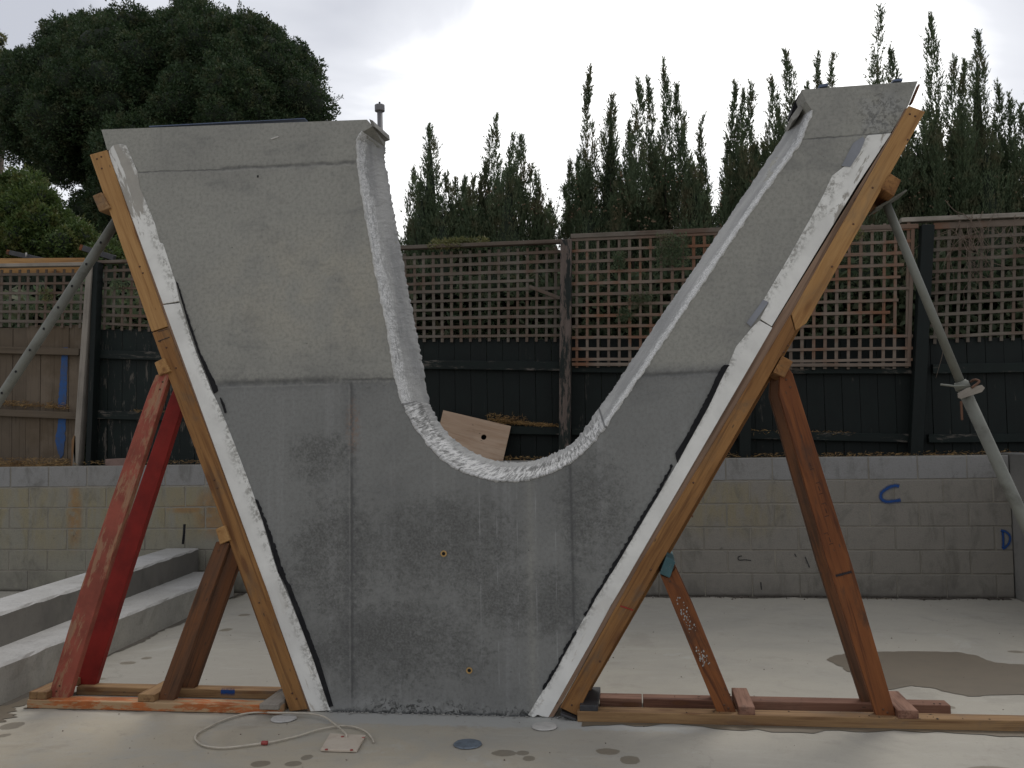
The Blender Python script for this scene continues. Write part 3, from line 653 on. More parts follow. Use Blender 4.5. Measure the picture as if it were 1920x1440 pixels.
# sprayed letters
nW = Vector((0, -1, 0)); YL = YW-0.008
def strokes(pxs, zoom, off, Y): return [V(off[0]+x/zoom, off[1]+y/zoom, Y) for x, y in pxs]
C1 = catmull(strokes([(1088, 610), (1060, 606), (1020, 618), (980, 645), (965, 672), (975, 700), (1010, 713), (1060, 708), (1098, 703)], 3.555, (1380, 740), YL), 6)
tag(ribbon('painted_letter', C1, 0.05, nW, M['spray'], bw), 'blue sprayed letter C')
D1 = catmull(strokes([(1775, 905), (1782, 960), (1780, 1025)], 3.555, (1380, 740), YL), 5)
D2 = catmull(strokes([(1765, 905), (1800, 915), (1826, 945), (1822, 985), (1800, 1015), (1778, 1028)], 3.555, (1380, 740), YL-0.003), 6)
tag(ribbon('painted_letter', D1, 0.036, nW, M['spray'], bw), 'upright stroke of the blue sprayed letter D')
tag(ribbon('painted_letter', D2, 0.036, nW, M['spray'], bw), 'bow of the blue sprayed letter D')
for pts in ([(40, 1075), (18, 1080), (14, 1095), (25, 1103), (60, 1100)], [(62, 1100), (100, 1106)], [(460, 1080), (475, 1115), (490, 1152)], [(390, 1060), (402, 1080)], [(165, 1250), (170, 1300)]):
    ribbon('marker_stroke', catmull(strokes(pts, 3.555, (1380, 740), YL), 4), 0.014, nW, M['marker'], bw)
# return wall on the right
rw = thing('return_wall', (3.16, 2.6, 0), 'plain grey concrete return wall at the right end of the block wall', 'wall')
box('wall_body', (3.105, 1.0, 0), (3.30, 3.9, 1.21), M['grey'], rw, bev=0.006)
box('wall_extension', (3.302, YW, 0), (60, YW+0.2, 1.20), M['grey'], rw, bev=0.006)
box('wall_extension', (-60, YW, 0), (-6.62, YW+0.2, 1.20), M['grey'], bw, bev=0.006)

# ================================================================== the V shaped wall
T = 0.30
S35, S48, S3 = 3.555, 4.8, 3.0
def zz(l, zoom, ox, oy): return [(ox+x/zoom, oy+y/zoom) for x, y in l]
inner_f = [(688, 222), (698, 237), (680, 247), (670, 262), (670, 280), (671, 304), (674, 334), (680, 370)] + zz([(50, 100), (110, 430), (160, 660), (215, 1000), (262, 1180)], S35, 680, 420) + \
    zz([(84, 290), (200, 500), (310, 640), (450, 780), (630, 885), (860, 950), (1050, 968), (1250, 942), (1500, 845), (1700, 705), (1840, 545), (1920, 440)], S48, 740, 700) + \
    [(1200, 704), (1280, 586), (1360, 467), (1433, 360), (1503, 263), (1523, 207), (1511, 190), (1503, 168)]
inner_b = [(721, 260), (723, 268), (722, 276), (721, 284), (720, 297), (722, 310), (726, 335), (733, 370)] + zz([(230, 60), (300, 440), (340, 650), (400, 970), (440, 1190)], S35, 680, 420) + \
    zz([(292, 225), (380, 420), (520, 590), (700, 715), (900, 788), (1050, 806), (1200, 800), (1350, 765), (1500, 700), (1650, 590), (1780, 405), (1860, 290)], S48, 740, 700) + \
    [(1158, 718), (1232, 606), (1310, 493), (1384, 383), (1455, 278), (1488, 226), (1486, 216), (1484, 212)]
outer_f = [(1721, 152), (1703, 198), (1668, 252), (1648, 270), (1590, 330), (1441, 572), (1375, 696), (1278, 880), (1165, 1062), (1072, 1212), (1000, 1337), (616, 1333), (532, 1094), (490, 975), (438, 860), (396, 728), (325, 540), (290, 455), (248, 325), (222, 285), (201, 281), (190, 243)]
IF = [V(x, y, 0) for x, y in inner_f]; IB = [V(x, y, T) for x, y in inner_b]
IF[0].z = V(690, 224).z
OF = [V(x, y, 0) for x, y in outer_f]
for p in OF:
    if p.z < 0.03: p.z = -0.01
def resample(P, n, closed=False):
    L = [0]
    for i in range(1, len(P)): L.append(L[-1]+(P[i]-P[i-1]).length)
    out = []
    for k in range(n):
        s = L[-1]*k/(n-1); i = max(0, min(len(P)-2, next((j for j in range(len(L)-1) if L[j+1] >= s), len(P)-2)))
        t = (s-L[i])/max(1e-9, L[i+1]-L[i]); out.append(P[i].lerp(P[i+1], t))
    return out, L
def smooth_mid(P, k):   # smooth interpolation but keep the corners at both ends
    return P[:6] + catmull(P[6:-4], k) + P[-4:]
# equal-count correspondence, then dense catmull in step
IFs, IBs = smooth_mid(IF, 10), smooth_mid(IB, 10)
vw = thing('concrete_v_wall', (-0.8, 0.15, 0), 'tall V shaped grey cast concrete wall standing in the middle of the slab', 'concrete wall')
bm = bmesh.new()
of_b = [Vector((p.x, T, p.z)) for p in OF]
f_in = [bm.verts.new(p) for p in IFs]; f_out = [bm.verts.new(p) for p in OF]
b_in = [bm.verts.new(p) for p in IBs]; b_out = [bm.verts.new(p) for p in of_b]
from mathutils.geometry import tessellate_polygon
for loop in (f_in+f_out, b_in+b_out):
    for tri in tessellate_polygon([[Vector((v.co.x, v.co.z, 0)) for v in loop]]):
        try: bm.faces.new([loop[i] for i in tri])
        except ValueError: pass
allf, allb = f_in+f_out, b_in+b_out; n = len(allf)
for i in range(n):
    j = (i+1) % n
    bm.faces.new((allf[i], allb[i], allb[j], allf[j]))
bmesh.ops.recalc_face_normals(bm, faces=list(bm.faces))
for v in bm.verts: v.co -= Vector((-0.8, 0.15, 0))
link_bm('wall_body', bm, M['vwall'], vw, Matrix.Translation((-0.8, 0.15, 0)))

# rough render over the inner curve: fine displaced skin
iA = 1
NU, NVv = 900, 22
def interp_pairs(Fp, Bp, nu):
    L = [0]
    for i in range(1, len(Fp)): L.append(L[-1]+(Fp[i]-Fp[i-1]).length)
    U, a, c = [], [], []; j = 0
    for k in range(nu):
        s = L[-1]*k/(nu-1)
        while j < len(L)-2 and L[j+1] < s: j += 1
        t = (s-L[j])/max(1e-9, L[j+1]-L[j]); U.append(s); a.append(Fp[j].lerp(Fp[j+1], t)); c.append(Bp[j].lerp(Bp[j+1], t))
    return U, a, c
SF, SB = IFs[2:-2], IBs[2:-2]
U, fa, ba = interp_pairs(SF, SB, NU)
def u_at(px, py):
    q = V(px, py, 0); return U[min(range(NU), key=lambda i: (fa[i]-q).length)]
u0s, u1s = u_at(757, 762), u_at(1127, 800)
def vnoise(shape, seed, cells):   # smooth value noise on a grid, numpy
    rg = np.random.default_rng(seed); ci, cj = cells; g = rg.random((ci+2, cj+2))
    x = np.linspace(0, ci, shape[0]); y = np.linspace(0, cj, shape[1]); xi = x.astype(int); yi = y.astype(int); fx = x-xi; fy = y-yi
    fx = fx*fx*(3-2*fx); fy = fy*fy*(3-2*fy)
    g00 = g[np.ix_(xi, yi)]; g10 = g[np.ix_(xi+1, yi)]; g01 = g[np.ix_(xi, yi+1)]; g11 = g[np.ix_(xi+1, yi+1)]
    return (g00*(1-fx)[:, None]+g10*fx[:, None])*(1-fy)[None]+(g01*(1-fx)[:, None]+g11*fx[:, None])*fy[None]
Uarr = np.array(U)
n1 = vnoise((NU, NVv), 1, (300, 10)); n2 = vnoise((NU, NVv), 2, (90, 5)); n3 = vnoise((NU, NVv), 3, (800, 21)); tr = vnoise((NU, NVv), 4, (420, 4))
band = ((Uarr > u0s) & (Uarr < u1s)).astype(float)
disp = 0.0022*(n1-.3)+0.003*(n2-.3)+0.0022*(n3-.5)
disp += band[:, None]*(0.005*np.clip(tr-.45, 0, 1)*2)*(1-0.6*np.linspace(0, 1, NVv))[None]
vv = np.linspace(0, 1, NVv); disp *= np.where(Uarr > u1s, 0.45, 1.0)[:, None]
disp += np.where(Uarr > u1s, 0.35, 1.0)[:, None]*np.clip((vv-0.90)/0.10, 0, 1)[None]*0.0055*np.clip(n1-.35, 0, 1)*2+np.clip((vv-0.90)/0.10, 0, 1)[None]*0.004*(n3-.4)
disp += (0.003*np.exp(-((vv-0.06)/0.07)**2))[None]*(n1+.3)
FA = np.array([tuple(p) for p in fa]); BA = np.array([tuple(p) for p in ba])
tang = np.gradient(FA, axis=0); tang /= np.linalg.norm(tang, axis=1)[:, None]
across = BA-FA; nor = np.cross(across, tang); nor /= np.linalg.norm(nor, axis=1)[:, None]
if nor[NU//2, 2] < 0: nor = -nor
grid = FA[:, None]*(1-vv)[None, :, None]+BA[:, None]*vv[None, :, None]+nor[:, None]*(disp+0.0015)[..., None]
# ragged lip lapping on to the front face
lipw = 0.002+0.010*np.clip(vnoise((NU, 1), 8, (140, 1))[:, 0]-.25, 0, 1)+0.008*np.clip(vnoise((NU, 1), 9, (420, 1))[:, 0]-.4, 0, 1)
lip1 = FA.copy(); lip1[:, 1] -= 0.006*(0.4+vnoise((NU, 1), 10, (300, 1))[:, 0])
lip2 = FA - nor*lipw[:, None]; lip2[:, 1] -= 0.0045
lip3 = FA - nor*(lipw+0.001)[:, None]; lip3[:, 1] += 0.004
grid = np.concatenate([lip3[:, None], lip2[:, None], lip1[:, None], grid], axis=1)
va = np.concatenate([[0, 0, 0.01], vv]); nv = len(va)
idx = np.arange(NU*nv).reshape(NU, nv)
fcs = np.stack([idx[:-1, :-1], idx[:-1, 1:], idx[1:, 1:], idx[1:, :-1]], -1).reshape(-1, 4)
M['render'] = mat_render(float(u0s), float(u1s))
skin = np_mesh('render_skin', grid.reshape(-1, 3), fcs, M['render'], vw, loc=(-0.8, 0.15, 0), smooth=True)
uvl = skin.data.uv_layers.new(name='UVMap'); li = np.empty(len(skin.data.loops), np.int32); skin.data.loops.foreach_get('vertex_index', li)
uvs = np.stack([Uarr[li//nv], va[li % nv]], -1).astype(np.float32); uvl.data.foreach_set('uv', uvs.ravel())
skin['label'] = 'rough whitish cement skin round the inner curve of the V'
# the cap strip at the left tip and the torn felt at the right tip
q = [V(x, y, 0.02) for x, y in [(692, 226), (697, 236)]]
bmc = bmesh.new()
cp = [V(692, 223, 0), V(697, 236, 0), V(722, 266, T), V(722, 258, T)]
cpo = [p+Vector((0.03, -0.004, -0.004)) for p in cp]
A_ = [bmc.verts.new(p) for p in cp]; B_ = [bmc.verts.new(p) for p in [V(699, 226, -0.004), V(703, 238, -0.004), V(731, 263, T+.02), V(730, 254, T+.02)]]
bmc.faces.new(A_); bmc.faces.new(B_[::-1])
for i in range(4): bmc.faces.new((A_[i], B_[i], B_[(i+1) % 4], A_[(i+1) % 4]))
bmesh.ops.recalc_face_normals(bmc, faces=list(bmc.faces))
for v in bmc.verts: v.co -= cp[0]
link_bm('edge_cap', bmc, M['grey'], vw, Matrix.Translation(cp[0]))
prism('felt_strip', [(1505, 169), (1497, 178), (1487, 196), (1484, 212), (1492, 208), (1503, 190), (1512, 184)], 0.16, 0.31, M['black'], vw, bev=0.001)
prism('broken_edge', [(1491, 208), (1483, 219), (1487, 226), (1497, 218), (1510, 196), (1507, 184)], 0.10, 0.30, M['greypatch'], vw, bev=0.001)
def blue(name, px0, py0, px1, py1, w):
    A, B = V(px0, py0, 0.01), V(px1, py1, 0.01)
    beam(name, A+Vector((0, 0.02, 0.003)), B+Vector((0, 0.02, 0.003)), w, 0.05, M['blueplastic'], vw, bev=0.001)
blue('blue_film_strip', 280, 238.5, 470, 228.5, 0.005); blue('blue_film_strip', 470, 229, 572, 223.5, 0.004); blue('blue_film_strip', 1536, 163, 1552, 160, 0.014); blue('blue_film_strip', 1675, 152, 1692, 151, 0.010)
beam('timber_edge', V(1722, 160, 0.1), V(1707, 196, 0.1), 0.010, 0.04, M['hard_dark'], vw)
for px, py in ((832, 1038), (880, 1257)):
    c = V(px, py, 0)
    bmr = bmesh.new(); seg = 20; ro, ri = 0.0165, 0.0095; rg = []
    for k in range(seg):
        a = 2*math.pi*k/seg; cx_, sz_ = math.cos(a), math.sin(a)
        rg.append([bmr.verts.new(p) for p in ((ro*cx_, 0.001, ro*sz_), (ro*cx_, -0.004, ro*sz_), (ri*cx_, -0.004, ri*sz_), (ri*cx_, 0.001, ri*sz_))])
    for k in range(seg):
        for m in range(3): bmr.faces.new((rg[k][m], rg[(k+1) % seg][m], rg[(k+1) % seg][m+1], rg[k][m+1]))
    o = link_bm('tie_sleeve', bmr, M['brass'], vw, Matrix.Translation(c))
    bmr = bmesh.new(); bmesh.ops.create_circle(bmr, cap_ends=True, segments=20, radius=ri+0.0005)
    d = link_bm('sleeve_hole', bmr, M['dark'], None, Matrix.Translation(c+Vector((0, -0.0015, 0))) @ Matrix.Rotation(math.pi/2, 4, 'X')); d.parent = o; d.location = Vector((0, -0.0015, 0))
# little chips and stuck bits on the face
for px, py, w, ang, mt in ((1450/3+0, 992/3, .012, 1.3, 'black'), (1545/3, 775/3, .045, 0.25, 'palepatch')):
    c = V(px, py, -0.002); d = Vector((math.cos(ang), 0, math.sin(ang)))*w/2
    beam('surface_chip', c-d, c+d, 0.008, 0.004, M[mt], vw, bev=0.001)

# ================================================================== foam strips (each board a thing)
def foam(pts, axis, sgn, wd, label):
    o = prism('foam_board', pts, 0.0, T-0.01, M['foam'], None, axis, bev=0.002, uvedge=(sgn, wd))
    o.location.y -= 0.004
    return tag(o, label, 'foam board', 'white foam boards lining the formwork')
# left, upper
LO = lambda y: 583-(1335-y)*(583-251)/(1335-420)   # outer (timber side) edge of left foam
LI = [(212, 273), (224, 270), (237, 273), (258, 322), (263, 353), (290, 417), (300, 455), (306, 457), (330, 531), (337, 565)]
foam([(LO(570)+.5, 570)]+[(LO(300)+.5, 300), (204, 283)]+LI, ((LO(570), 570), (LO(300), 300)), -1, 0.10, 'upper foam board on the left side of the V, grey cement smeared over its top')
LI2 = [(338, 568), (352, 612), (368, 660), (398, 735), (409, 756), (428, 802), (447, 851), (470, 912), (492, 975), (505, 1020), (520, 1070), (543, 1121), (586, 1229), (620, 1332)]
foam([(LO(1334), 1334), (LO(572), 572)]+LI2, ((LO(1334), 1334), (LO(572), 572)), -1, 0.10, 'long lower foam board on the left side of the V, down to the slab')
# right
RO_t = [(1672, 250), (1607, 347), (1570, 417), (1530, 480), (1447, 612)]
RI_t = [(1430, 604), (1411, 613), (1405, 607), (1431, 563), (1480, 480), (1537, 378), (1545, 366), (1578, 310), (1600, 275), (1627, 254)]
foam([(1447, 612)]+[(1607, 347), (1671, 250)]+[(1627, 254), (1610, 275), (1590, 312), (1583, 312), (1560, 330), (1543, 367), (1480, 480), (1431, 563), (1441, 567), (1425, 598)], ((1447, 612), (1607, 347)), 1, 0.10, 'upper foam board on the right limb of the V with grey cement patches')
foam([(1029, 1345), (1110, 1202), (1145, 1136), (1203, 1040), (1309, 863), (1399, 700), (1449, 615)]+[(1424, 601), (1411, 613), (1380, 650), (1365, 686), (1270, 868), (1155, 1060), (1118, 1118), (1063, 1216), (1013, 1303), (990, 1340), (1000, 1345), (1008, 1340), (1016, 1343)], ((1026, 1346), (1445, 615)), 1, 0.10, 'long lower foam board on the right side of the V, broken foot on the slab')
# grey release tape pieces and the black waterproofing strip
def tape(name, pts, mt, label, y=-0.007):
    o = prism(name, pts, y, y+0.012, M[mt], None, (pts[0], pts[1]), bev=0.0); return tag(o, label, 'strip', 'strips along the foam edges')
M['greytape'] = mat_plain('grey_tape', (0.24, 0.25, 0.27), 0.6, 0, 0.2, 12)
tape('tape_strip', [(1578, 311), (1594, 313), (1612, 286), (1622, 262), (1618, 256), (1600, 268)], 'greytape', 'grey strip between concrete and foam near the top of the right limb')
tape('tape_strip', [(1400, 605), (1408, 613), (1441, 567), (1431, 562)], 'greytape', 'short grey strip at the joint of the right foam boards')
def ragged(pts, amp):
    out = []
    for i in range(len(pts)-1):
        (x0, y0), (x1, y1) = pts[i], pts[i+1]; k = max(1, int(math.hypot(x1-x0, y1-y0)/4))
        for j in range(k): out.append((x0+(x1-x0)*j/k+random.uniform(-amp, amp), y0+(y1-y0)*j/k+random.uniform(-amp, amp)))
    out.append(pts[-1]); return out
def black(a, b_, amp, label):
    tape('waterproofing_strip', ragged(a, amp*0.3)+ragged(b_, amp), 'black', label)
black([(330, 528), (352, 606), (372, 664), (401, 738), (408, 733)], [(406, 724), (376, 664), (356, 606), (338, 548), (333, 531)], 0.8, 'black strip beside the upper left foam, above the horizontal joint')
black([(412, 747), (421, 775), (424, 773)], [(419, 757), (413, 745)], 0.8, 'small black scrap of strip just under the left horizontal joint')
black([(478, 936), (497, 990), (522, 1072), (534, 1096)], [(540, 1094), (529, 1064), (503, 990), (490, 955), (483, 938)], 1.8, 'frayed black strip halfway down the left foam')
black([(534, 1094), (586, 1233), (617, 1326), (624, 1324)], [(597, 1236), (570, 1165), (543, 1096), (538, 1093)], 0.6, 'straight black strip at the foot of the left foam')
black([(1368, 684), (1358, 700), (1330, 760), (1290, 832), (1270, 868), (1266, 850)], [(1282, 826), (1322, 752), (1352, 690), (1358, 684)], 1.0, 'thick black strip beside the right foam, below the joint')
black([(1262, 874), (1240, 918), (1200, 985), (1158, 1056), (1118, 1120), (1098, 1156)], [(1095, 1153), (1115, 1115), (1151, 1056), (1194, 983), (1234, 917), (1259, 870)], 2.0, 'frayed black strip halfway down the right foam')
black([(1082, 1186), (1070, 1206), (1040, 1262), (1020, 1294)], [(1017, 1291), (1038, 1255), (1064, 1206), (1079, 1182)], 1.8, 'frayed black strip near the foot of the right foam')

# ================================================================== timber formwork, left
lf = thing('formwork_frame', (-2.6, 0.15, 0), 'left timber formwork frame with two red props and orange marked base planks', 'formwork', 'timber formwork frames bracing the V')
RTM = [(168, 290), (200, 281), (241, 420), (312, 600), (348, 690), (496, 1097), (541, 1224), (577, 1330), (543, 1334), (480, 1150), (279, 600), (214, 420)]
prism('raking_stud', [(168, 290), (200, 281), (314, 612), (284, 622)], -0.012, 0.033, M['pine'], lf, ((168, 290), (284, 622)))
prism('raking_stud', [(285, 624), (315, 614), (500, 1108), (576, 1330), (543, 1334), (480, 1152)], -0.012, 0.033, M['pine_dull'], lf, ((285, 624), (543, 1334)))
prism('raking_stud', [(168, 290), (200, 281), (576, 1330), (543, 1334)], 0.215, 0.26, M['pine_dull'], lf, ((168, 290), (543, 1334)))
prism('plywood_lining', [(201, 284), (206, 283), (251, 420), (386, 780), (585, 1334), (577, 1334), (376, 780), (243, 420)], -0.002, T-0.02, M['ply'], lf, ((206, 283), (585, 1334)), bev=0.001)
# walers running front to back
def waler(pts, mt, par, y0=-0.03, y1=0.36):
    c0 = sum((V(x, y, y0) for x, y in pts), Vector())/4
    A = Vector((c0.x, y0, c0.z)); W = [V(x, y, y0) for x, y in pts]
    bm = bmesh.new(); f = [bm.verts.new(Vector((0, p.x-A.x, p.z-A.z))) for p in W]; bk = [bm.verts.new(Vector((y1-y0, p.x-A.x, p.z-A.z))) for p in W]
    bm.faces.new(f); bm.faces.new(bk[::-1])
    for i in range(4): bm.faces.new((f[i], bk[i], bk[(i+1) % 4], f[(i+1) % 4]))
    bmesh.ops.recalc_face_normals(bm, faces=list(bm.faces)); bmesh.ops.bevel(bm, geom=list(bm.edges), offset=.003, segments=1, affect='EDGES')
    mw = Matrix(((0, 1, 0, A.x), (1, 0, 0, A.y), (0, 0, 1, A.z), (0, 0, 0, 1)))
    for v in bm.verts: v.co = Vector((v.co.x, -v.co.y, v.co.z))
    mw = Matrix(((0, -1, 0, A.x), (1, 0, 0, A.y), (0, 0, 1, A.z), (0, 0, 0, 1)))
    bmesh.ops.recalc_face_normals(bm, faces=list(bm.faces))
    return link_bm('waler', bm, M[mt], par, mw)
waler([(173, 367), (190, 360), (206, 390), (186, 397)], 'plank', lf)
waler([(289, 680), (307, 671), (319, 696), (298, 705)], 'pine', lf)
waler([(404, 992), (421, 985), (431, 1013), (412, 1021)], 'pine', lf)
# red props, front and rear
prism('prop', [(292, 703), (318, 700), (306, 742), (192, 1100), (127, 1311), (89, 1311), (152, 1100), (276, 742)], -0.012, 0.033, M['redpaint'], lf, ((292, 703), (88, 1311)))
o = prism('prop', [(292, 703), (318, 700), (306, 742), (192, 1100), (127, 1311), (89, 1311), (152, 1100), (276, 742)], -0.012, 0.033, M['redpaint_deep'], lf, ((292, 703), (88, 1311)))
o.location.y += 0.262; o.location.x += -0.008; tag(o, 'deep red rear prop')
prism('prop', [(405, 1016), (430, 1018), (325, 1316), (293, 1316), (372, 1100)], -0.012, 0.033, M['hard_dark'], lf, ((405, 1016), (293, 1316)))
o = prism('prop', [(405, 1016), (430, 1018), (325, 1316), (293, 1316), (372, 1100)], -0.012, 0.033, M['hard_dark'], lf, ((405, 1016), (293, 1316)))
o.location.y += 0.24; o.location.x += -0.004
# base planks
def plank(xa, xb, ya, yb, z0, z1, mt, par, label=None, dy=0.0, name='base_plank'):
    A = Vector((xa, (ya+yb)/2, (z0+z1)/2)); B = Vector((xb, (ya+yb)/2+dy, (z0+z1)/2))
    o = beam(name, A, B, z1-z0, yb-ya, M[mt], par)
    if label: o['label'] = label
    return o
plank(-3.285, -1.862, -0.066, 0.024, 0.001, 0.046, 'orangeplank', lf, 'front base plank sprayed orange')
plank(-3.17, -1.80, 0.20, 0.29, 0.001, 0.046, 'plank', lf)
def cleat(px0, px1, py, zc, mt, par, y0=-0.06, y1=0.29, th=0.04, name='cleat'):
    a, b_ = V(px0, py, y0), V(px1, py, y0)
    A = Vector(((a.x+b_.x)/2, y0, zc+th/2)); B = Vector(((a.x+b_.x)/2, y1, zc+th/2))
    return beam(name, A, B, th, b_.x-a.x, M[mt], par, yref=Vector((1, 0, 0)))
cleat(54, 87, 1305, 0.047, 'plank', lf); cleat(258, 289, 1310, 0.047, 'plank', lf); cleat(486, 522, 1330, 0.03, 'greywood', lf, y0=-0.09, y1=0.30, th=0.03)
# blue mark on the rear plank, red tint on timber
ribbon('paint_mark', [V(414, 1297, 0.197), V(440, 1297, 0.197)], 0.05, nW, M['spray'], lf)
for p, q_, w, mt in (((296, 640), (318, 632), 0.006, 'marker'), ((296, 622), (316, 616), 0.004, 'marker')):
    ribbon('pencil_mark', [V(*p, -0.0145), V(*q_, -0.0145)], w*1.3, nW, M[mt], lf)
# nails/knots as geometry-less detail handled by material

# ================================================================== timber formwork, right
rf = thing('formwork_frame', (1.0, 0.15, 0), 'right timber formwork frame with two orange brown props on long base planks', 'formwork', 'timber formwork frames bracing the V')
prism('raking_stud', [(1704, 198), (1735, 209), (1512, 606), (1492, 620), (1484, 588)], -0.012, 0.033, M['pine'], rf, ((1735, 209), (1512, 606)))
prism('raking_stud', [(1482, 590), (1491, 622), (1237, 1060), (1108, 1287), (1082, 1342), (1050, 1327), (1198, 1060)], -0.012, 0.033, M['pine_dull'], rf, ((1491, 622), (1081, 1342)))
prism('raking_stud', [(1704, 198), (1735, 209), (1081, 1342), (1050, 1327)], 0.215, 0.26, M['pine_dull'], rf, ((1735, 209), (1081, 1342)))
prism('plywood_lining', [(1696, 205), (1703, 201), (1484, 590), (1200, 1058), (1038, 1344), (1027, 1346), (1190, 1058), (1450, 610), (1672, 250)], -0.004, T-0.02, M['ply'], rf, ((1703, 201), (1038, 1344)), bev=0.001)
waler([(1670, 325), (1690, 338), (1676, 368), (1653, 353)], 'pine_dull', rf)
waler([(1467, 667), (1487, 678), (1471, 708), (1450, 698)], 'pine_dull', rf)
o = waler([(1249, 1044), (1267, 1053), (1256, 1084), (1237, 1076)], 'tealpaint', rf); tag(o, 'waler with a teal painted end')
PR = [(1463, 700), (1480, 692), (1486, 700), (1598, 1060), (1682, 1349), (1644, 1346), (1553, 1060), (1461, 740)]
prism('prop', PR, -0.012, 0.033, M['hard'], rf, ((1470, 694), (1663, 1348)))
o = prism('prop', PR, -0.012, 0.033, M['hard_dark'], rf, ((1470, 694), (1663, 1348))); o.location += Vector((-0.012, 0.25, 0))
PS = [(1238, 1078), (1250, 1082), (1267, 1066), (1305, 1150), (1381, 1337), (1345, 1337)]
prism('prop', PS, -0.012, 0.033, M['hard'], rf, ((1250, 1076), (1363, 1337)))
o = prism('prop', PS, -0.012, 0.033, M['hard'], rf, ((1250, 1076), (1363, 1337))); o.location += Vector((0, 0.25, 0))
ribbon('paint_band', [V(1567, 1080, -0.0145), V(1597, 1072, -0.0145)], 0.020, nW, M['marker'], rf)
ribbon('paint_band', [V(1163, 1136, -0.0145), V(1187, 1144, -0.0145)], 0.012, nW, M['redmark'], rf)
# faint stencil marks on the long prop
for k, (px, py) in enumerate([(1520, 872), (1524, 884), (1533, 905), (1536, 916), (1541, 930), (1544, 944), (1549, 958), (1552, 972), (1548, 1000), (1556, 1012), (1560, 1024)]):
    a_ = Vector((0.30, 0, -0.95)); s_ = Vector((0.95, 0, 0.3)); c = V(px, py, -0.0145)
    P_ = [[c-a_*.012, c+a_*.012], [c-a_*.012-s_*.01, c-a_*.012+s_*.01], [c-s_*.01, c+s_*.01, c+s_*.01+a_*.012]][k % 3]
    ribbon('stencil_mark', P_, 0.006, nW, M['stencil'], rf)
for k in range(80):    # plaster splashes on the short prop
    t_ = random.choice((random.gauss(.28, .05), random.gauss(.36, .04), random.gauss(.60, .035), random.gauss(.62, .02))); px = 1253+t_*108+random.uniform(-9, 9); py = 1070+t_*267+random.uniform(-4, 4)
    c = V(px, py, -0.0125); r_ = random.uniform(.0015, .0045)
    bms = bmesh.new(); bmesh.ops.create_icosphere(bms, subdivisions=1, radius=r_)
    for v in bms.verts: v.co.y *= 0.25; v.co.z *= 1.4
    if k == 0: splash = bmesh.new()
    for f in bms.faces: splash.faces.new([splash.verts.new(v.co+c) for v in f.verts])
    bms.free()
o = link_bm('plaster_splash', splash, M['greypatch'], None); o.location = (0, 0, 0); put_parent(o, rf); tag(o, kind='stuff')
plank(-0.325, 3.6, -0.065, 0.03, 0.001, 0.052, 'plank', rf, dy=0.03)
plank(-0.225, -0.006, 0.205, 0.30, 0.001, 0.046, 'plank_pink', rf, name='rear_plank'); plank(0.0, 1.52, 0.205, 0.30, 0.001, 0.046, 'plank_pink', rf, name='rear_plank')
cleat(1385, 1416, 1335, 0.05, 'plank_pink', rf, y0=-0.055); cleat(1684, 1723, 1345, 0.05, 'plank_pink', rf, y0=-0.055)
cleat(1087, 1121, 1335, 0.05, 'blackwood', rf, y0=-0.055, th=0.03)
# black wedge under the right stud foot
beam('packer', V(1052, 1334, 0), V(1082, 1345, 0), 0.012, 0.10, M['blackwood'], rf)

def screws(pxs, par):
    for px, py in pxs:
        c = V(px, py, -0.012); tube('screw_head', [c, c+Vector((0, -0.0022, 0))], 0.0052, M['rust'], par, seg=8)
screws([(182, 298), (190, 294), (191, 316), (262, 500), (268, 512), (300, 640), (312, 652), (330, 690), (402, 900), (408, 915), (486, 1130), (548, 1300), (556, 1310), (305, 716), (300, 730), (106, 1296), (112, 1286), (410, 1032), (310, 1302), (62, 1306), (80, 1306)], lf)
screws([(1706, 214), (1716, 218), (1702, 262), (1636, 352), (1600, 420), (1560, 500), (1478, 648), (1470, 660), (1300, 905), (1298, 968), (1220, 1068), (1125, 1240), (1072, 1322), (1474, 712), (1482, 726), (1656, 1330), (1664, 1336), (1256, 1090), (1358, 1322), (1366, 1328), (1400, 1331), (1700, 1343)], rf)
# ================================================================== steel props
def hole(c, r, par):
    bmr = bmesh.new(); bmesh.ops.create_circle(bmr, cap_ends=True, segments=14, radius=r)
    return link_bm('pin_hole', bmr, M['dark'], par, Matrix.Translation(c) @ Matrix.Rotation(math.pi/2, 4, 'X'))
A, B = V(216, 418, 0.15), V(6, 738, 0.15)
dv = (B-A).normalized(); Bg = A+dv*((A.z-0.01)/-dv.z)
lp = thing('steel_prop', Bg, 'grey perforated steel prop leaning on the upper left of the formwork', 'steel prop', 'adjustable steel props')
tube('inner_tube', [A-dv*0.05, Bg-dv*0.9], 0.028, M['steel'], lp, seg=24)
tube('outer_tube', [Bg-dv*0.9, Bg], 0.034, M['steel'], lp, seg=24)
box('foot_plate', Bg+Vector((-.08, -.08, -.01)), Bg+Vector((.08, .08, 0.0)), M['steel'], lp)
for hx, hy in ((755, 138), (647, 300), (540, 465), (435, 625), (328, 785), (223, 945), (118, 1107), (12, 1268), (-92, 1428)):
    c = V(hx/4, 420+hy/4, 0.15-0.0285); hole(c, 0.0075, lp)
c = V(188, 389, 0.12)
A, B = V(1660, 378, 0.15), V(1918, 958, 0.15); dv = (B-A).normalized(); Bg = A+dv*((A.z-0.01)/-dv.z); mid = V(1803, 722, 0.15)
rp = thing('steel_prop', Bg, 'grey steel prop with flat head plate leaning on the upper right of the formwork', 'steel prop', 'adjustable steel props')
tube('inner_tube', [A, mid], 0.0215, M['steel'], rp, seg=24); tube('outer_tube', [mid-dv*0.02, Bg], 0.030, M['steel'], rp, seg=24)
box('foot_plate', Bg+Vector((-.08, -.08, -.01)), Bg+Vector((.08, .08, 0.0)), M['steel'], rp)
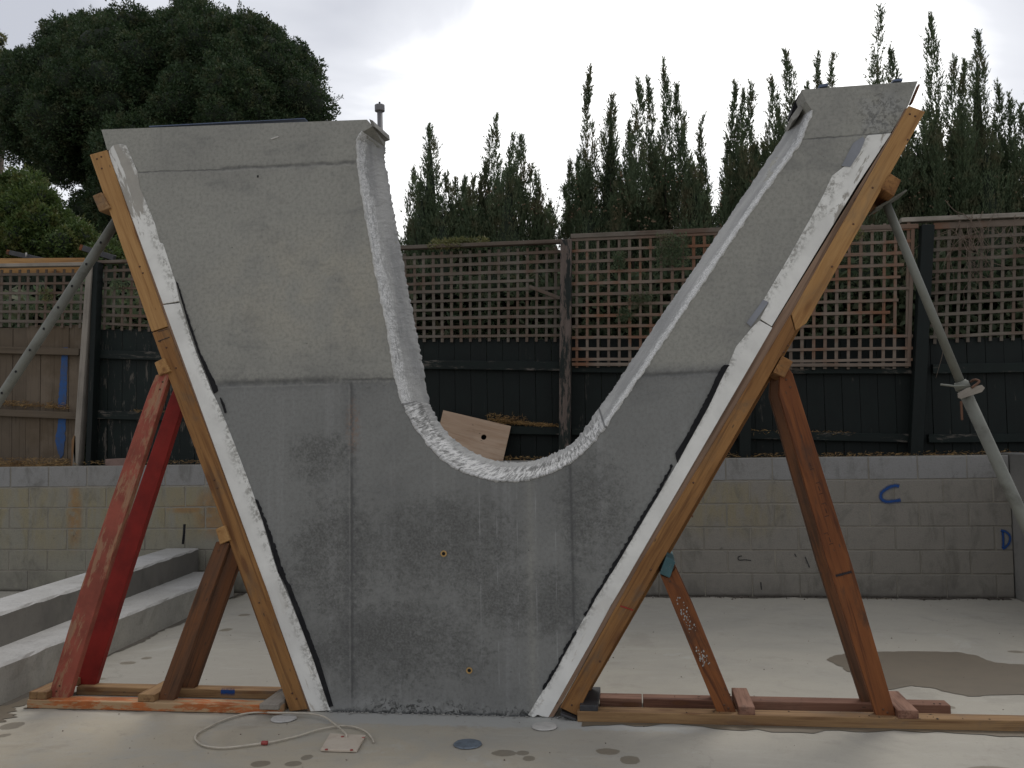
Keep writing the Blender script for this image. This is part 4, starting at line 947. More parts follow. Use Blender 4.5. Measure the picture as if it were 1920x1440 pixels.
pa, pb = V(1634, 398, 0.15), V(1692, 364, 0.15)
beam('head_plate', pa, pb, 0.010, 0.16, M['steel'], rp)
tube('collar', [mid-dv*0.012, mid+dv*0.02], 0.036, M['steel'], rp, seg=24)
prism('wedge_plate', zz([(1480, 1270), (1540, 1235), (1640, 1215), (1660, 1235), (1640, 1262), (1500, 1308), (1482, 1300)], S35, 1380, 380), 0.105, 0.115, M['greywood'], rp, bev=0.001)
tube('adjusting_pin', [V(1763, 721, 0.12), V(1790, 724, 0.10), V(1815, 723, 0.12)], 0.005, M['steel'], rp)
tube('adjusting_pin', catmull([V(1822, 727, 0.10), V(1836, 716, 0.11), V(1828, 712, 0.13), V(1820, 716, 0.16)], 5), 0.006, M['rust'], rp)
beam('red_tag', V(1802, 752, 0.11), V(1804, 788, 0.11), 0.012, 0.004, M['rust'], rp)
# tall thin pipe behind the left limb
tp = thing('steel_pipe', V(722, 700, 0.62)*1.0, 'thin upright grey pipe with round cap rising behind the left limb', 'pipe')
px_ = V(715, 215, 0.62); tp.location = (px_.x+0.045, 0.62, 0)
top = V(712, 205, 0.62); foot = Vector((px_.x+0.05, 0.62, 0.0))
tube('pipe_shaft', [foot, top], 0.0165, M['pipe'], tp, seg=20)
cdir = (top-foot).normalized()
tube('pipe_cap', [top-cdir*0.012, top-cdir*0.006, top+cdir*0.018, top+cdir*0.026], 0.030, M['pipe'], tp, seg=12)
tube('cap_bolt', [top+cdir*0.024, top+cdir*0.045], 0.006, M['dark'], tp, seg=8)

# ================================================================== fence
YF = 3.98
def px_row(x, y, Y=YF): return V(x, y, Y)
zt_green = V(400, 618, YF).z
gf = thing('paling_fence', (-0.5, YF, 1.18), 'dark green painted paling fence standing on top of the block wall', 'fence')
xl, xr = V(176, 700, YF).x, 4.6
n_p = int((xr-xl)/0.155)
pal_me = []
for k in range(5):
    b_ = boxbm(1.0, 0.014, 0.152, 0.0015, 0.0008); me = bpy.data.meshes.new('paling'); b_.to_mesh(me); b_.free(); pal_me.append(me)
_pk = [(V(200, 618, YF).x, V(200, 616, YF).z), (V(760, 639, YF).x, V(760, 637, YF).z), (V(1050, 636, YF).x, V(1050, 634, YF).z), (V(1900, 636, YF).x, V(1900, 634, YF).z)]
def zpal(x): return float(np.interp(x, [p[0] for p in _pk], [p[1] for p in _pk]))
def paling(x, ztop, mt, par, Y, w=0.152, zb=1.17):
    L = ztop-zb; bmx = boxbm(L, 0.014, w, 0.0012, 0.0)
    mw = Matrix.Rotation(-math.pi/2, 4, 'Y'); mw.translation = Vector((x, Y+random.uniform(-.003, .003), zb+L/2))
    mw = mw @ Matrix.Rotation(random.uniform(-.004, .004), 4, 'Y')
    return link_bm('paling', bmx, M[mt], par, mw)
for k in range(n_p):
    x = xl+0.155*(k+.5)
    zt = zpal(x)+random.uniform(-.010, .010)
    paling(x, zt, 'green_old' if x < -3.9 else 'green', gf, YF)
def rail(p, q, w, mt, par, Y=YF-0.035, d=0.045, name='rail'):
    return beam(name, V(*p, Y), V(*q, Y), w, d, M[mt], par)
rail((178, 664), (600, 676), 0.085, 'green_old', gf); rail((178, 777), (600, 790), 0.085, 'green_old', gf)
rail((601, 681), (1050, 687), 0.085, 'green_old', gf); rail((601, 800), (1050, 808), 0.075, 'green_old', gf)
rail((1072, 690), (1400, 692), 0.085, 'green_old', gf); rail((1072, 808), (1400, 814), 0.075, 'green_old', gf)
rail((1401, 692), (1708, 692), 0.085, 'green_old', gf); rail((1401, 815), (1712, 822), 0.075, 'green_old', gf)
rail((1748, 692), (2100, 686), 0.085, 'green_old', gf); rail((1740, 822), (2100, 820), 0.075, 'green_old', gf)
def post(xt, yt, xb, yb, w, mt, par, Y=YF-0.10, d=0.10):
    A, B = V(xb, yb, Y), V(xt, yt, Y); B2 = A+(B-A)*((1.15-A.z)/(B.z-A.z)) if A.z > 1.15 else A
    return beam('post', B2, B, w, d, M[mt], par)
post(184, 492, 170, 875, 0.055, 'green', gf)
post(1062, 450, 1059, 840, 0.105, 'postworn', gf); post(1738, 423, 1716, 850, 0.105, 'green', gf)
post(622, 478, 612, 850, 0.10, 'green', gf); post(1402, 440, 1396, 850, 0.10, 'green', gf)
# unpainted fence at the left
uf = thing('paling_fence', (-6.2, YF, 1.18), 'weathered unpainted paling fence at far left with a blue painted stripe', 'fence')
xe = V(156, 700, YF).x
for k in range(10):
    x = xe-0.155*(k+.5); paling(x, V(80, 611, YF).z+random.uniform(-.015, .008), 'paling', uf, YF)
rail((-260, 650), (150, 660), 0.07, 'paling', uf); rail((-260, 762), (150, 780), 0.07, 'paling', uf)
post(173, 492, 146, 877, 0.062, 'greywood', uf, Y=YF-0.12, d=0.10)
Yb = YF-0.0085
bs = box('blue_stripe', V(123, 648, Yb), V(112, 770, Yb), M['bluepaint'], None, bev=0) if False else None
def flat_poly(name, pts, Y, mt, par, th=0.002):
    return prism(name, pts, Y, Y+th, M[mt], par, bev=0)
flat_poly('blue_stripe', ragged([(117, 652), (127, 652), (124, 765), (108, 765), (117, 652)], 0.8)[:-1], YF-0.0145, 'bluepaint', uf)
flat_poly('blue_stripe', ragged([(110, 782), (124, 782), (120, 850), (113, 862), (103, 830), (110, 782)], 1.2)[:-1], YF-0.0145, 'bluepaint', uf)
# stake, brick
tag(prism('wooden_stake', [(133, 876), (134, 826), (139, 815), (142, 818), (142, 876)], YF-0.17, YF-0.13, M['plank'], None), 'short splintered wooden stake beside the grey fence post', 'stake')
tag(prism('brick', [(197, 878), (197, 861), (236, 859), (236, 877)], YW+0.10, YW+0.20, M['brick'], None, ((197, 878), (236, 877)), bev=0.004), 'pinkish brick lying on the block wall behind the red prop', 'brick')

# ---- trellis panels
def trellis(tl, tr_, br, bl, nr, nc, mt, label, Y=YF-0.03, w=0.028, skip=(), jit=0.004, frame_top=True, edges=None):
    TL, TR, BR, BL = (V(*p, Y) for p in (tl, tr_, br, bl))
    t = thing('trellis_panel', (TL+BR)/2, label, 'trellis', 'wooden trellis panels on the fence')
    Pt = lambda u, v: TL.lerp(TR, u).lerp(BL.lerp(BR, u), v)
    for c in range(nc):
        u = (c+0.5)/nc; j = random.uniform(-jit, jit)
        beam('slat', Pt(u, -0.005)+Vector((j, 0, 0)), Pt(u, 1.012)+Vector((j*random.uniform(.3, 1.4), 0, -random.uniform(0, .01))), w*random.uniform(.86, 1.05), 0.009, M[mt], t, bev=0.001)
    for r in range(nr):
        v = (r+0.5)/nr; j = random.uniform(-jit, jit); e1 = 1.0; e0 = 0.0
        if edges and r in edges: e1 = edges[r]
        # a batten bends slightly: two or three short legs joined in one mesh
        k = 5; P = [Pt(e0+(e1-e0)*i/k, v)+Vector((0, -0.011, j+random.uniform(-.0025, .0025))) for i in range(k+1)]
        bm = bmesh.new(); rows = []; loc = P[0].copy(); hw = w*0.5*random.uniform(.85, 1.05); th = 0.0045
        mw = frame(P[0], P[-1]); mw.translation = loc; inv = mw.inverted()
        for p in P: q_ = inv @ p; rows.append([bm.verts.new(q_+Vector(d_)) for d_ in ((0, -th, -hw), (0, -th, hw), (0, th, hw), (0, th, -hw))])
        for i in range(k):
            for m in range(4): bm.faces.new((rows[i][m], rows[i][(m+1) % 4], rows[i+1][(m+1) % 4], rows[i+1][m]))
        bm.faces.new(rows[0]); bm.faces.new(rows[-1][::-1]); bmesh.ops.recalc_face_normals(bm, faces=list(bm.faces))
        link_bm('slat', bm, M[mt], t, mw)
    return t, Pt
trellis((-70, 507), (163, 505), (158, 612), (-70, 612), 6, 14, 'slat', 'far left trellis panel above the unpainted palings')
box_a, box_b = V(-80, 500, YF-0.05), V(160, 496, YF-0.05)
yb = thing('capping_rail', (box_a+box_b)/2, 'grey capping rail along the top of the far left trellis', 'rail'); beam('rail_body', box_a, box_b, 0.035, 0.08, M['greywood'], yb)
b1, b2 = V(-80, 500, YF+0.10), V(158, 499, YF+0.10)
tag(beam('yellow_board', b1, b2, 0.17, 0.02, M['pine'], None), 'yellow pine board standing behind the far left trellis', 'board')
trellis((190, 500), (606, 488), (602, 634), (186, 615), 7, 24, 'slat', 'trellis panel between the grey post and the left limb of the V')
t2a, t2b = V(186, 492, YF-0.05), V(612, 480, YF-0.05)
o = thing('capping_rail', (t2a+t2b)/2, 'thin capping rail above the trellis panel beside the grey post', 'rail'); beam('rail_body', t2a, t2b, 0.03, 0.07, M['slat'], o)
t3, P3 = trellis((630, 482), (1052, 463), (1050, 637), (634, 640), 10, 24, 'slat', 'trellis panel seen through the V, left of the middle post, with one broken slat', edges={3: 0.885})
cA, cB = V(630, 470, YF-0.05), V(1054, 453, YF-0.05)
o = thing('capping_rail', (cA+cB)/2, 'capping rail over the trellis left of the middle post, creeper on it', 'rail'); beam('rail_body', cA, cB, 0.035, 0.075, M['slat'], o)
beam('broken_slat', V(992, 537, YF-0.06), V(1050, 559, YF-0.045), 0.032, 0.009, M['slat'], t3, bev=0.001)
t4, P4 = trellis((1072, 441), (1392, 426), (1394, 684), (1072, 685), 12, 16, 'slat_red', 'red brown trellis panel right of the middle post, lowest hanging', Y=YF-0.075)
beam('top_batten', V(1070, 443, YF-0.092), V(1392, 429, YF-0.092), 0.042, 0.02, M['slat'], t4); beam('bottom_batten', V(1072, 683, YF-0.092), V(1392, 684, YF-0.092), 0.03, 0.012, M['slat_red'], t4)
t5, P5 = trellis((1408, 432), (1714, 418), (1710, 686), (1408, 690), 12, 14, 'slat_red', 'damaged trellis panel behind the right limb with broken slat ends', Y=YF-0.075, edges={3: .94, 4: .92, 6: .91, 7: .86, 8: 0.90})
beam('top_batten', V(1408, 434, YF-0.092), V(1722, 424, YF-0.092), 0.042, 0.02, M['slat_red'], t5); beam('bottom_batten', V(1408, 685, YF-0.092), V(1708, 684, YF-0.092), 0.03, 0.012, M['slat_red'], t5)
beam('side_batten', V(1712, 425, YF-0.088), V(1704, 685, YF-0.088), 0.032, 0.012, M['slat_red'], t5)
t6, P6 = trellis((1750, 418), (2060, 403), (2060, 626), (1742, 642), 11, 15, 'slat', 'far right trellis panel overgrown with bare twigs')
cA, cB = V(1688, 414, YF-0.05), V(2100, 396, YF-0.05)
o = thing('capping_rail', (cA+cB)/2, 'pale capping rail over the far right trellis', 'rail'); beam('rail_body', cA, cB, 0.04, 0.08, M['greywood'], o)
beam('lower_batten', V(1750, 424, YF-0.045), V(2060, 411, YF-0.045), 0.06, 0.02, M['slat_red'], t6)

# plywood offcut leaning on the fence, a round hole cut in it
def ply_offcut():
    Y0 = YW+0.22
    C = [V(831, 769, Y0+0.10), V(958, 799, Y0+0.10), V(942, 868, Y0), V(815, 836, Y0)]
    X = (C[1]-C[0]); Z = (C[3]-C[0]); hc = C[0]+X*0.655+Z*0.46; r = 0.026
    mw = frame(C[0], C[1], yref=X.cross(Z)); mw.translation = C[0]; inv = mw.inverted(); N_ = (X.cross(Z)).normalized()
    if N_.y < 0: N_ = -N_
    bm = bmesh.new(); seg = 32; th = 0.017
    c4 = [inv @ p for p in C]; h = inv @ hc
    outer = []
    for k in range(seg):
        a = 2*math.pi*(k)/seg; d = Vector((math.cos(a), 0, math.sin(a))); best = 9
        for i in range(4):
            p, q_ = c4[i], c4[(i+1) % 4]; e_ = q_-p; den = d.x*e_.z-d.z*e_.x
            if abs(den) < 1e-9: continue
            w = p-h; t = (w.x*e_.z-w.z*e_.x)/den; s = (w.x*d.z-w.z*d.x)/den
            if t > 0 and -1e-6 <= s <= 1+1e-6: best = min(best, t)
        outer.append(h+d*best)
    for cc in c4:   # snap the nearest outline points to the corners
        i = min(range(seg), key=lambda i: (outer[i]-cc).length); outer[i] = cc.copy()
    inner = [h+Vector((math.cos(2*math.pi*k/seg), 0, math.sin(2*math.pi*k/seg)))*r for k in range(seg)]
    ov = [[bm.verts.new(p+Vector((0, s*th, 0))) for p in outer] for s in (0, 1)]; iv = [[bm.verts.new(p+Vector((0, s*th, 0))) for p in inner] for s in (0, 1)]
    for k in range(seg):
        j = (k+1) % seg
        bm.faces.new((ov[0][k], ov[0][j], iv[0][j], iv[0][k])); bm.faces.new((ov[1][k], iv[1][k], iv[1][j], ov[1][j]))
        bm.faces.new((ov[0][k], ov[1][k], ov[1][j], ov[0][j])); bm.faces.new((iv[0][k], iv[0][j], iv[1][j], iv[1][k]))
    bmesh.ops.recalc_face_normals(bm, faces=list(bm.faces))
    return link_bm('plywood_offcut', bm, M['ply_pale'], None, mw)
tag(ply_offcut(), 'pale plywood offcut with a round hole, leaning tilted against the green fence', 'board')

# ================================================================== small things on the slab
def disc(px, py, rx, mt, label, th=0.006, name='ground_disc', cat='disc'):
    c = G(px, py); bm = bmesh.new(); seg = 28; L_ = (G(px+rx, py)-c).length
    ring = [[bm.verts.new((L_*k_*math.cos(2*math.pi*i/seg)*random.uniform(.97, 1.02), L_*k_*math.sin(2*math.pi*i/seg)*random.uniform(.97, 1.02), z)) for i in range(seg)] for k_, z in ((1.0, 0.001), (0.95, th), (0.80, th+.001))]
    for a_ in range(2):
        for i in range(seg): bm.faces.new((ring[a_][i], ring[a_][(i+1) % seg], ring[a_+1][(i+1) % seg], ring[a_+1][i]))
    bm.faces.new(ring[-1])
    return tag(link_bm(name, bm, M[mt], None, Matrix.Translation((c.x, c.y, 0.003))), label, cat, 'round caps set in the slab')
disc(877, 1397, 27, 'disc', 'blue grey round cap set in the slab in front of the V'); disc(1021, 1364, 24, 'palepatch', 'pale round grout patch at the right foot of the V')
disc(532, 1349, 24, 'palepatch', 'pale round grout patch under the loop of cable at the left foot')
def ground_poly(pts, z0, z1): return [Vector((*G(x, y, z0).to_2d(), z0)) for x, y in pts]
pl = ground_poly([(619, 1378), (686, 1383), (669, 1411), (601, 1409)], 0.003, 0.01); bm = bmesh.new(); c = sum(pl, Vector())/4
lo_ = [bm.verts.new(p-c) for p in pl]; hi_ = [bm.verts.new(p-c+Vector((0, 0, 0.007+random.uniform(0, .006)))) for p in pl]
bm.faces.new(hi_); bm.faces.new(lo_[::-1])
for i in range(4): bm.faces.new((lo_[i], lo_[(i+1) % 4], hi_[(i+1) % 4], hi_[i]))
bmesh.ops.recalc_face_normals(bm, faces=list(bm.faces)); bmesh.ops.bevel(bm, geom=list(bm.edges), offset=.0015, segments=1, affect='EDGES')
lead = thing('cable_lead', c, 'cream cable loop ending in a flat square plate on the slab', 'cable')
link_bm('square_plate', bm, M['plate'], lead, Matrix.Translation(c))
for px, py in ((642, 1382), (681, 1384), (612, 1406), (659, 1407)):
    g_ = G(px, py, 0.012); tube('plate_screw', [g_, g_+Vector((0, 0, 0.004))], 0.007, M['redplastic'], lead, seg=10)
z3 = lambda l: zz(l, 3.787, 480, 1060)
z2 = lambda l: zz(l, 3.787, 0, 1060)
path = z3([(836, 1255), (822, 1225), (780, 1180), (700, 1148), (600, 1140), (450, 1165), (300, 1210), (140, 1248), (40, 1264)]) + z2([(1780, 1275), (1660, 1290), (1560, 1296), (1450, 1280), (1395, 1245), (1388, 1215), (1420, 1180), (1560, 1110), (1700, 1062), (1800, 1046), (1900, 1044)]) + z3([(100, 1046), (280, 1048), (400, 1055), (490, 1078), (550, 1120), (610, 1168), (640, 1200), (642, 1224)])
zs = [0.010]*len(path); 
for i in range(2, 6): zs[i] = 0.012
for i in range(-8, -1): zs[i] = 0.024
zs[-1] = 0.012
cp_ = catmull([G(x, y, z) for (x, y), z in zip(path, zs)], 8)
tube('cable', cp_, 0.0048, M['cable'], lead, seg=8)
g_ = G(496, 1393, 0.012); tube('cable_joint', [g_-Vector((.014, 0, 0)), g_+Vector((.014, .002, 0))], 0.010, M['redplastic'], lead, seg=10)
# crumbs of debris along the base and planks
def crumbs(name, centers, n, rmin, rmax, mt):
    vs, fs = [], []; base = np.array([(1, 0, 0), (-1, 0, 0), (0, 1, 0), (0, -1, 0), (0, 0, 1), (0, 0, -1)], float)
    tri = np.array([(0, 2, 4), (2, 1, 4), (1, 3, 4), (3, 0, 4), (2, 0, 5), (1, 2, 5), (3, 1, 5), (0, 3, 5)])
    for k in range(n):
        c = centers(); r = random.uniform(rmin, rmax); m = base*r*np.array([random.uniform(.5, 1.6), random.uniform(.5, 1.4), random.uniform(.3, .8)]) + RNG.normal(0, r*.15, (6, 3))
        vs.append(m+np.array(c)); fs.append(tri+6*k)
    return tag(np_mesh(name, np.concatenate(vs), np.concatenate(fs), M[mt]), kind='stuff')
crumbs('concrete_crumbs', lambda: (random.uniform(-1.65, 0.0), -abs(random.gauss(0, .012)), 0.004), 260, 0.002, 0.007, 'greypatch')
crumbs('concrete_crumbs', lambda: (random.uniform(-4, 3), random.uniform(-1.2, 3.3), 0.003), 260, 0.001, 0.0045, 'twig')
crumbs('bark_litter', lambda: (random.choice((random.uniform(0.1, 1.5), random.gauss(1.35, .12))), random.choice((random.uniform(0.2, 0.3), random.uniform(-.06, .03))), 0.053), 45, 0.002, 0.007, 'bark')
crumbs('wall_foot_litter', lambda: (random.uniform(-3.5, 3.0), YW-abs(random.gauss(0, .05)), 0.004), 500, 0.002, 0.009, 'bark')

# ================================================================== foliage
def tri_leaves(P, D, L, W):
    """one slim triangle pair (diamond) per leaf"""
    n = len(P); rv = RNG.normal(size=(n, 3)); S = np.cross(D, rv); S /= np.linalg.norm(S, axis=1)[:, None]+1e-9
    L = L[:, None]; W = W[:, None]
    v = np.stack([P, P+D*L*0.45+S*W, P+D*L, P+D*L*0.45-S*W], 1).reshape(-1, 3)
    f = np.arange(4*n).reshape(n, 4); return v, f
def unit(a): return a/(np.linalg.norm(a, axis=-1)[..., None]+1e-9)
def straw_line(name, A, B, n, sp, up=0.02, mt='straw'):
    t = RNG.random(n)[:, None]; P = np.array(A)*(1-t)+np.array(B)*t+RNG.normal(size=(n, 3))*np.array([0.01, sp, 0])+np.array([0, 0, 1])*RNG.random((n, 1))**2*up
    D = unit(RNG.normal(size=(n, 3))*np.array([1, .6, .25])); v, f = tri_leaves(P, D, RNG.uniform(.02, .06, n), RNG.uniform(.001, .003, n))
    return tag(np_mesh(name, v, f, M[mt]), kind='stuff')
zr = lambda x, y: np.array(V(x, y, YF-0.035))
straw_line('dry_needles', zr(-20, 757), zr(125, 765), 900, 0.015, 0.045)
straw_line('dry_needles', np.array(V(-60, 874, YW+.25)), np.array(V(130, 876, YW+.25)), 2200, 0.05, 0.09)
straw_line('dry_needles', zr(250, 772), zr(350, 774), 260, 0.012, 0.02)
straw_line('dry_needles', zr(930, 792), zr(1045, 800), 800, 0.012, 0.025)
straw_line('dry_needles', zr(1380, 809), zr(1600, 815), 500, 0.012, 0.02)
straw_line('dry_needles', zr(915, 786), zr(985, 795), 500, 0.012, 0.06)
straw_line('dry_needles', np.array(V(-100, 872, YF-.1)), np.array(V(2000, 850, YF-.1)), 3500, 0.08, 0.03)

def spire(tip, base, rr, dens=1.0):
    """upright conifer spire: branchlets pointing up and out, each set with scale leaves"""
    tip, base = np.array(tip, float), np.array(base, float); H = np.linalg.norm(tip-base)
    rr = rr*1.65; n = int(900*H*(rr**0.75)*dens*2.0)+40
    t = 1-RNG.random(n)**0.75; t = np.clip(t, 0, 1)
    k = RNG.random(n) < 0.12; t[k] = 1-RNG.random(k.sum())*0.25
    r = rr*np.minimum(1, ((1-t)*1.2))**0.72*(0.60+0.55*RNG.random(n)) + 0.006
    keep = RNG.random(n) > np.clip((t-0.45)*1.25, 0, 0.62); t, r = t[keep], r[keep]; n = len(t)
    ph = RNG.random(n)*2*np.pi; out = np.stack([np.cos(ph), np.sin(ph), np.zeros(n)], 1)
    r = r*(0.84+0.26*np.sin(t*H*9+tip[0]*7)*np.cos(RNG.random()*6+t*H*4)); 
    L = np.clip(0.07+0.55*r, 0.06, 0.24)*RNG.uniform(.7, 1.25, n)
    ax = base+(tip-base)*t[:, None]
    wob = np.stack([np.sin(t*9+tip[0]*5), np.cos(t*7+tip[0]*3), np.zeros(n)], 1)*0.02
    st = ax+wob+out*np.maximum(r-L*0.35, 0)[:, None]
    D = unit(out*RNG.uniform(.08, .48, n)[:, None]+np.array([0, 0, 1.0])+RNG.normal(size=(n, 3))*0.13)
    m = 9; s = RNG.random((n, m))
    P = st[:, None]+D[:, None]*(s*L[:, None])[..., None]
    side = unit(np.cross(D[:, None]*np.ones((1, m, 1)), RNG.normal(size=(n, m, 3))))
    DD = unit(D[:, None]*1.0+side*RNG.uniform(.12, .62, (n, m))[..., None])
    LL = RNG.uniform(.024, .066, (n, m))*(1.05-0.4*s); WW = RNG.uniform(.0028, .0062, (n, m))
    v, f = tri_leaves(P.reshape(-1, 3), DD.reshape(-1, 3), LL.ravel(), WW.ravel())
    return v, f
def core_cone(tip, base, rr, f=0.72):
    tip, base = np.array(tip, float), np.array(base, float); rows, seg = 14, 10; vs = []
    for i in range(rows):
        t = i/(rows-1)*0.86; r = 1.45*rr*min(1, (1-t)*1.1)**0.9*f*(1-t*0.6)
        c = base+(tip-base)*t
        for k in range(seg):
            a = 2*np.pi*k/seg; q_ = r*RNG.uniform(.75, 1.1); vs.append(c+np.array([q_*np.cos(a), q_*np.sin(a), RNG.uniform(-.03, .03)]))
    fs = [(i*seg+k, i*seg+(k+1) % seg, (i+1)*seg+(k+1) % seg, (i+1)*seg+k) for i in range(rows-1) for k in range(seg)]
    return np.array(vs), np.array(fs)
NT = 0
def conifer(spires, body, label, Y=5.25, cones=0):
    """spires: (tip px x, tip px y, half width px, base px y)"""
    global NT
    xs = [V(s[0], s[1], Y).x for s in spires]; cx = float(np.mean(xs)); z0 = 1.15
    t = thing('conifer_tree', (cx, Y, z0), label, 'conifer', 'conifers behind the fence')
    lv, lf_, iv, if_ = [], [], [], []; no = ni = 0; mpx = (V(1000, 300, Y)-V(1001, 300, Y)).length
    extra = []
    for (x, y, hw, yb) in body:
        for _ in range(3):
            q_ = RNG.uniform(-0.9, 0.9); extra.append((x+q_*hw, y+RNG.uniform(-22, 26)+abs(q_)*22, RNG.uniform(11, 19), yb-60))
    for (x, y, hw, yb, *rest) in spires+body+extra:
        dens = rest[0] if rest else 1.0; dy = RNG.uniform(-.35, .35)
        tp_ = V(x, y, Y+dy); bs_ = V(x+RNG.uniform(-6, 6), yb, Y+dy); rr = hw*mpx
        v, f = spire(tp_, bs_, rr, dens); lv.append(v); lf_.append(f+no); no += len(v)
        if dens >= 0.8 and hw > 20:
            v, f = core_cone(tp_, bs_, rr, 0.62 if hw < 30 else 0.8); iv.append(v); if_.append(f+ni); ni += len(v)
        b0 = Vector((cx+(bs_.x-cx)*0.5, Y, z0+0.05))
    v = np.concatenate(lv); f = np.concatenate(lf_); NT += 2*len(f)
    tag(np_mesh('crown', v, f, M['conifer'], t, loc=(cx, Y, z0)))
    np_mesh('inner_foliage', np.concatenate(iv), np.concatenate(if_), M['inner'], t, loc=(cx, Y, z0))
    tube('trunk', [Vector((cx, Y, z0-0.1)), Vector((cx+.03, Y, 2.0)), Vector((cx, Y, 3.4))], 0.10, M['bark'], t, seg=8, r2=0.04)
    for s in spires[:6]:
        b_ = V(s[0], s[3], Y); tip = V(s[0], s[1], Y); tube('branch', [Vector((cx, Y, z0+0.5)), Vector((cx*.4+b_.x*.6, Y, z0+1.2)), b_, tip.lerp(b_, .6)], 0.016, M['bark'], t, seg=5, r2=0.003)
    if cones:
        bmc_ = bmesh.new()
        cs = []
        for _ in range(cones):
            s = spires[RNG.integers(len(spires))]; p = V(s[0]+RNG.normal(0, 22), RNG.uniform(330, 430), Y-0.25)
            cs.append(p)
        k_ = [0]
        def nxt():
            p = cs[k_[0] % len(cs)]; k_[0] += 1; return (p.x+random.gauss(0, .02), p.y-random.uniform(0, .15), p.z+random.gauss(0, .02))
        vs, fs = [], []; base = np.array([(1, 0, 0), (-1, 0, 0), (0, 1, 0), (0, -1, 0), (0, 0, 1), (0, 0, -1)], float)
        tri = np.array([(0, 2, 4), (2, 1, 4), (1, 3, 4), (3, 0, 4), (2, 0, 5), (1, 2, 5), (3, 1, 5), (0, 3, 5)])
        for k in range(cones*2): vs.append(base*random.uniform(.008, .015)+np.array(nxt())); fs.append(tri+6*k)
        tag(np_mesh('seed_cones', np.concatenate(vs), np.concatenate(fs), M['cone'], t, loc=(cx, Y, z0)), kind='stuff')
    return t
conifer([(773, 316, 14, 470), (805, 240, 22, 440), (840, 333, 14, 470), (856, 342, 14, 470)],
        [(790, 350, 34, 560), (830, 380, 40, 560), (770, 420, 26, 560)], 'conifer with one tall spire just right of the left limb of the V')
conifer([(873, 337, 12, 470), (888, 336, 13, 470), (910, 308, 16, 460), (928, 226, 20, 430), (960, 262, 20, 420), (976, 263, 18, 440), (996, 317, 18, 460), (1010, 350, 16, 480), (1030, 400, 12, 490)],
        [(900, 350, 44, 560), (955, 320, 46, 560), (1005, 385, 36, 560), (860, 385, 36, 560)], 'bushy conifer left of the sky gap with two spires close together', cones=14)
conifer([(1063, 350, 10, 470), (1073, 303, 13, 470), (1088, 290, 14, 460), (1105, 132, 16, 430), (1145, 184, 24, 430)],
        [(1100, 320, 40, 560), (1140, 300, 46, 560)], 'conifer with a very thin tall spire just right of the sky gap', cones=14)
conifer([(1177, 233, 14, 430), (1196, 152, 17, 400), (1216, 153, 16, 400), (1248, 120, 18, 400), (1272, 167, 17, 420), (1285, 225, 16, 440), (1317, 227, 14, 430)],
        [(1190, 310, 48, 560), (1240, 280, 52, 560), (1300, 320, 44, 560), (1325, 380, 22, 560)], 'broad conifer with five grouped spires left of the right limb', cones=40)
conifer([(1363, 272, 10, 430), (1375, 160, 16, 400), (1391, 173, 15, 400), (1405, 160, 16, 400), (1448, 150, 17, 400), (1462, 207, 14, 400), (1477, 98, 20, 380)],
        [(1390, 290, 42, 560), (1450, 270, 48, 560), (1380, 360, 34, 560)], 'conifer showing above the middle of the right limb of the V', cones=16)
conifer([(1517, 156, 8, 380), (1536, 99, 12, 360), (1563, 106, 13, 360), (1643, 125, 12, 330, .7), (1648, 15, 15, 240, .45), (1672, 95, 20, 330), (1690, 190, 16, 380), (1713, 250, 20, 420)],
        [(1540, 250, 50, 560), (1600, 290, 54, 560), (1665, 260, 52, 560), (1715, 300, 40, 560)], 'conifer behind the tip of the right limb with a sparse leaning leader')
conifer([(1735, 210, 14, 400), (1748, 35, 20, 380), (1788, 115, 17, 400), (1807, 123, 17, 400), (1832, 67, 24, 400)],
        [(1750, 240, 46, 560), (1800, 230, 50, 560)], 'tallest conifer right of the timber frame, two high spires', cones=30)
conifer([(1870, 160, 18, 420), (1893, 180, 16, 420), (1914, 200, 16, 420), (1935, 170, 18, 420), (1960, 120, 20, 420)],
        [(1850, 250, 46, 560), (1900, 270, 50, 560), (1960, 260, 56, 560)], 'conifer cut off by the right edge of the picture', cones=16)
# straggling side branches between the two clumps
bt = thing('bare_branch', V(1040, 440, 5.0), 'straggling half bare branch in the sky gap above the middle post', 'branch')
for P_ in ([(1015, 460), (1030, 430), (1043, 400), (1053, 350)], [(1030, 440), (1045, 425), (1058, 405), (1062, 375)], [(1020, 450), (1022, 420), (1030, 395)], [(1008, 455), (1025, 450), (1050, 455)]):
    pts = catmull([V(x, y, 5.0) for x, y in P_], 4); tube('twig', pts, 0.009, M['bark'], bt, seg=5, r2=0.002)
    Pn = np.array([tuple(p) for p in pts]); sel = RNG.integers(2, len(Pn), 150); dd = unit(np.array([0, 0, 1.0])+RNG.normal(size=(150, 3))*.8)
    v, f = tri_leaves(Pn[sel]+RNG.normal(size=(150, 3))*.012, dd, RNG.uniform(.02, .05, 150), RNG.uniform(.003, .006, 150)); np_mesh('leaf_spray', v, f, M['conifer'], bt, loc=tuple(bt.location))

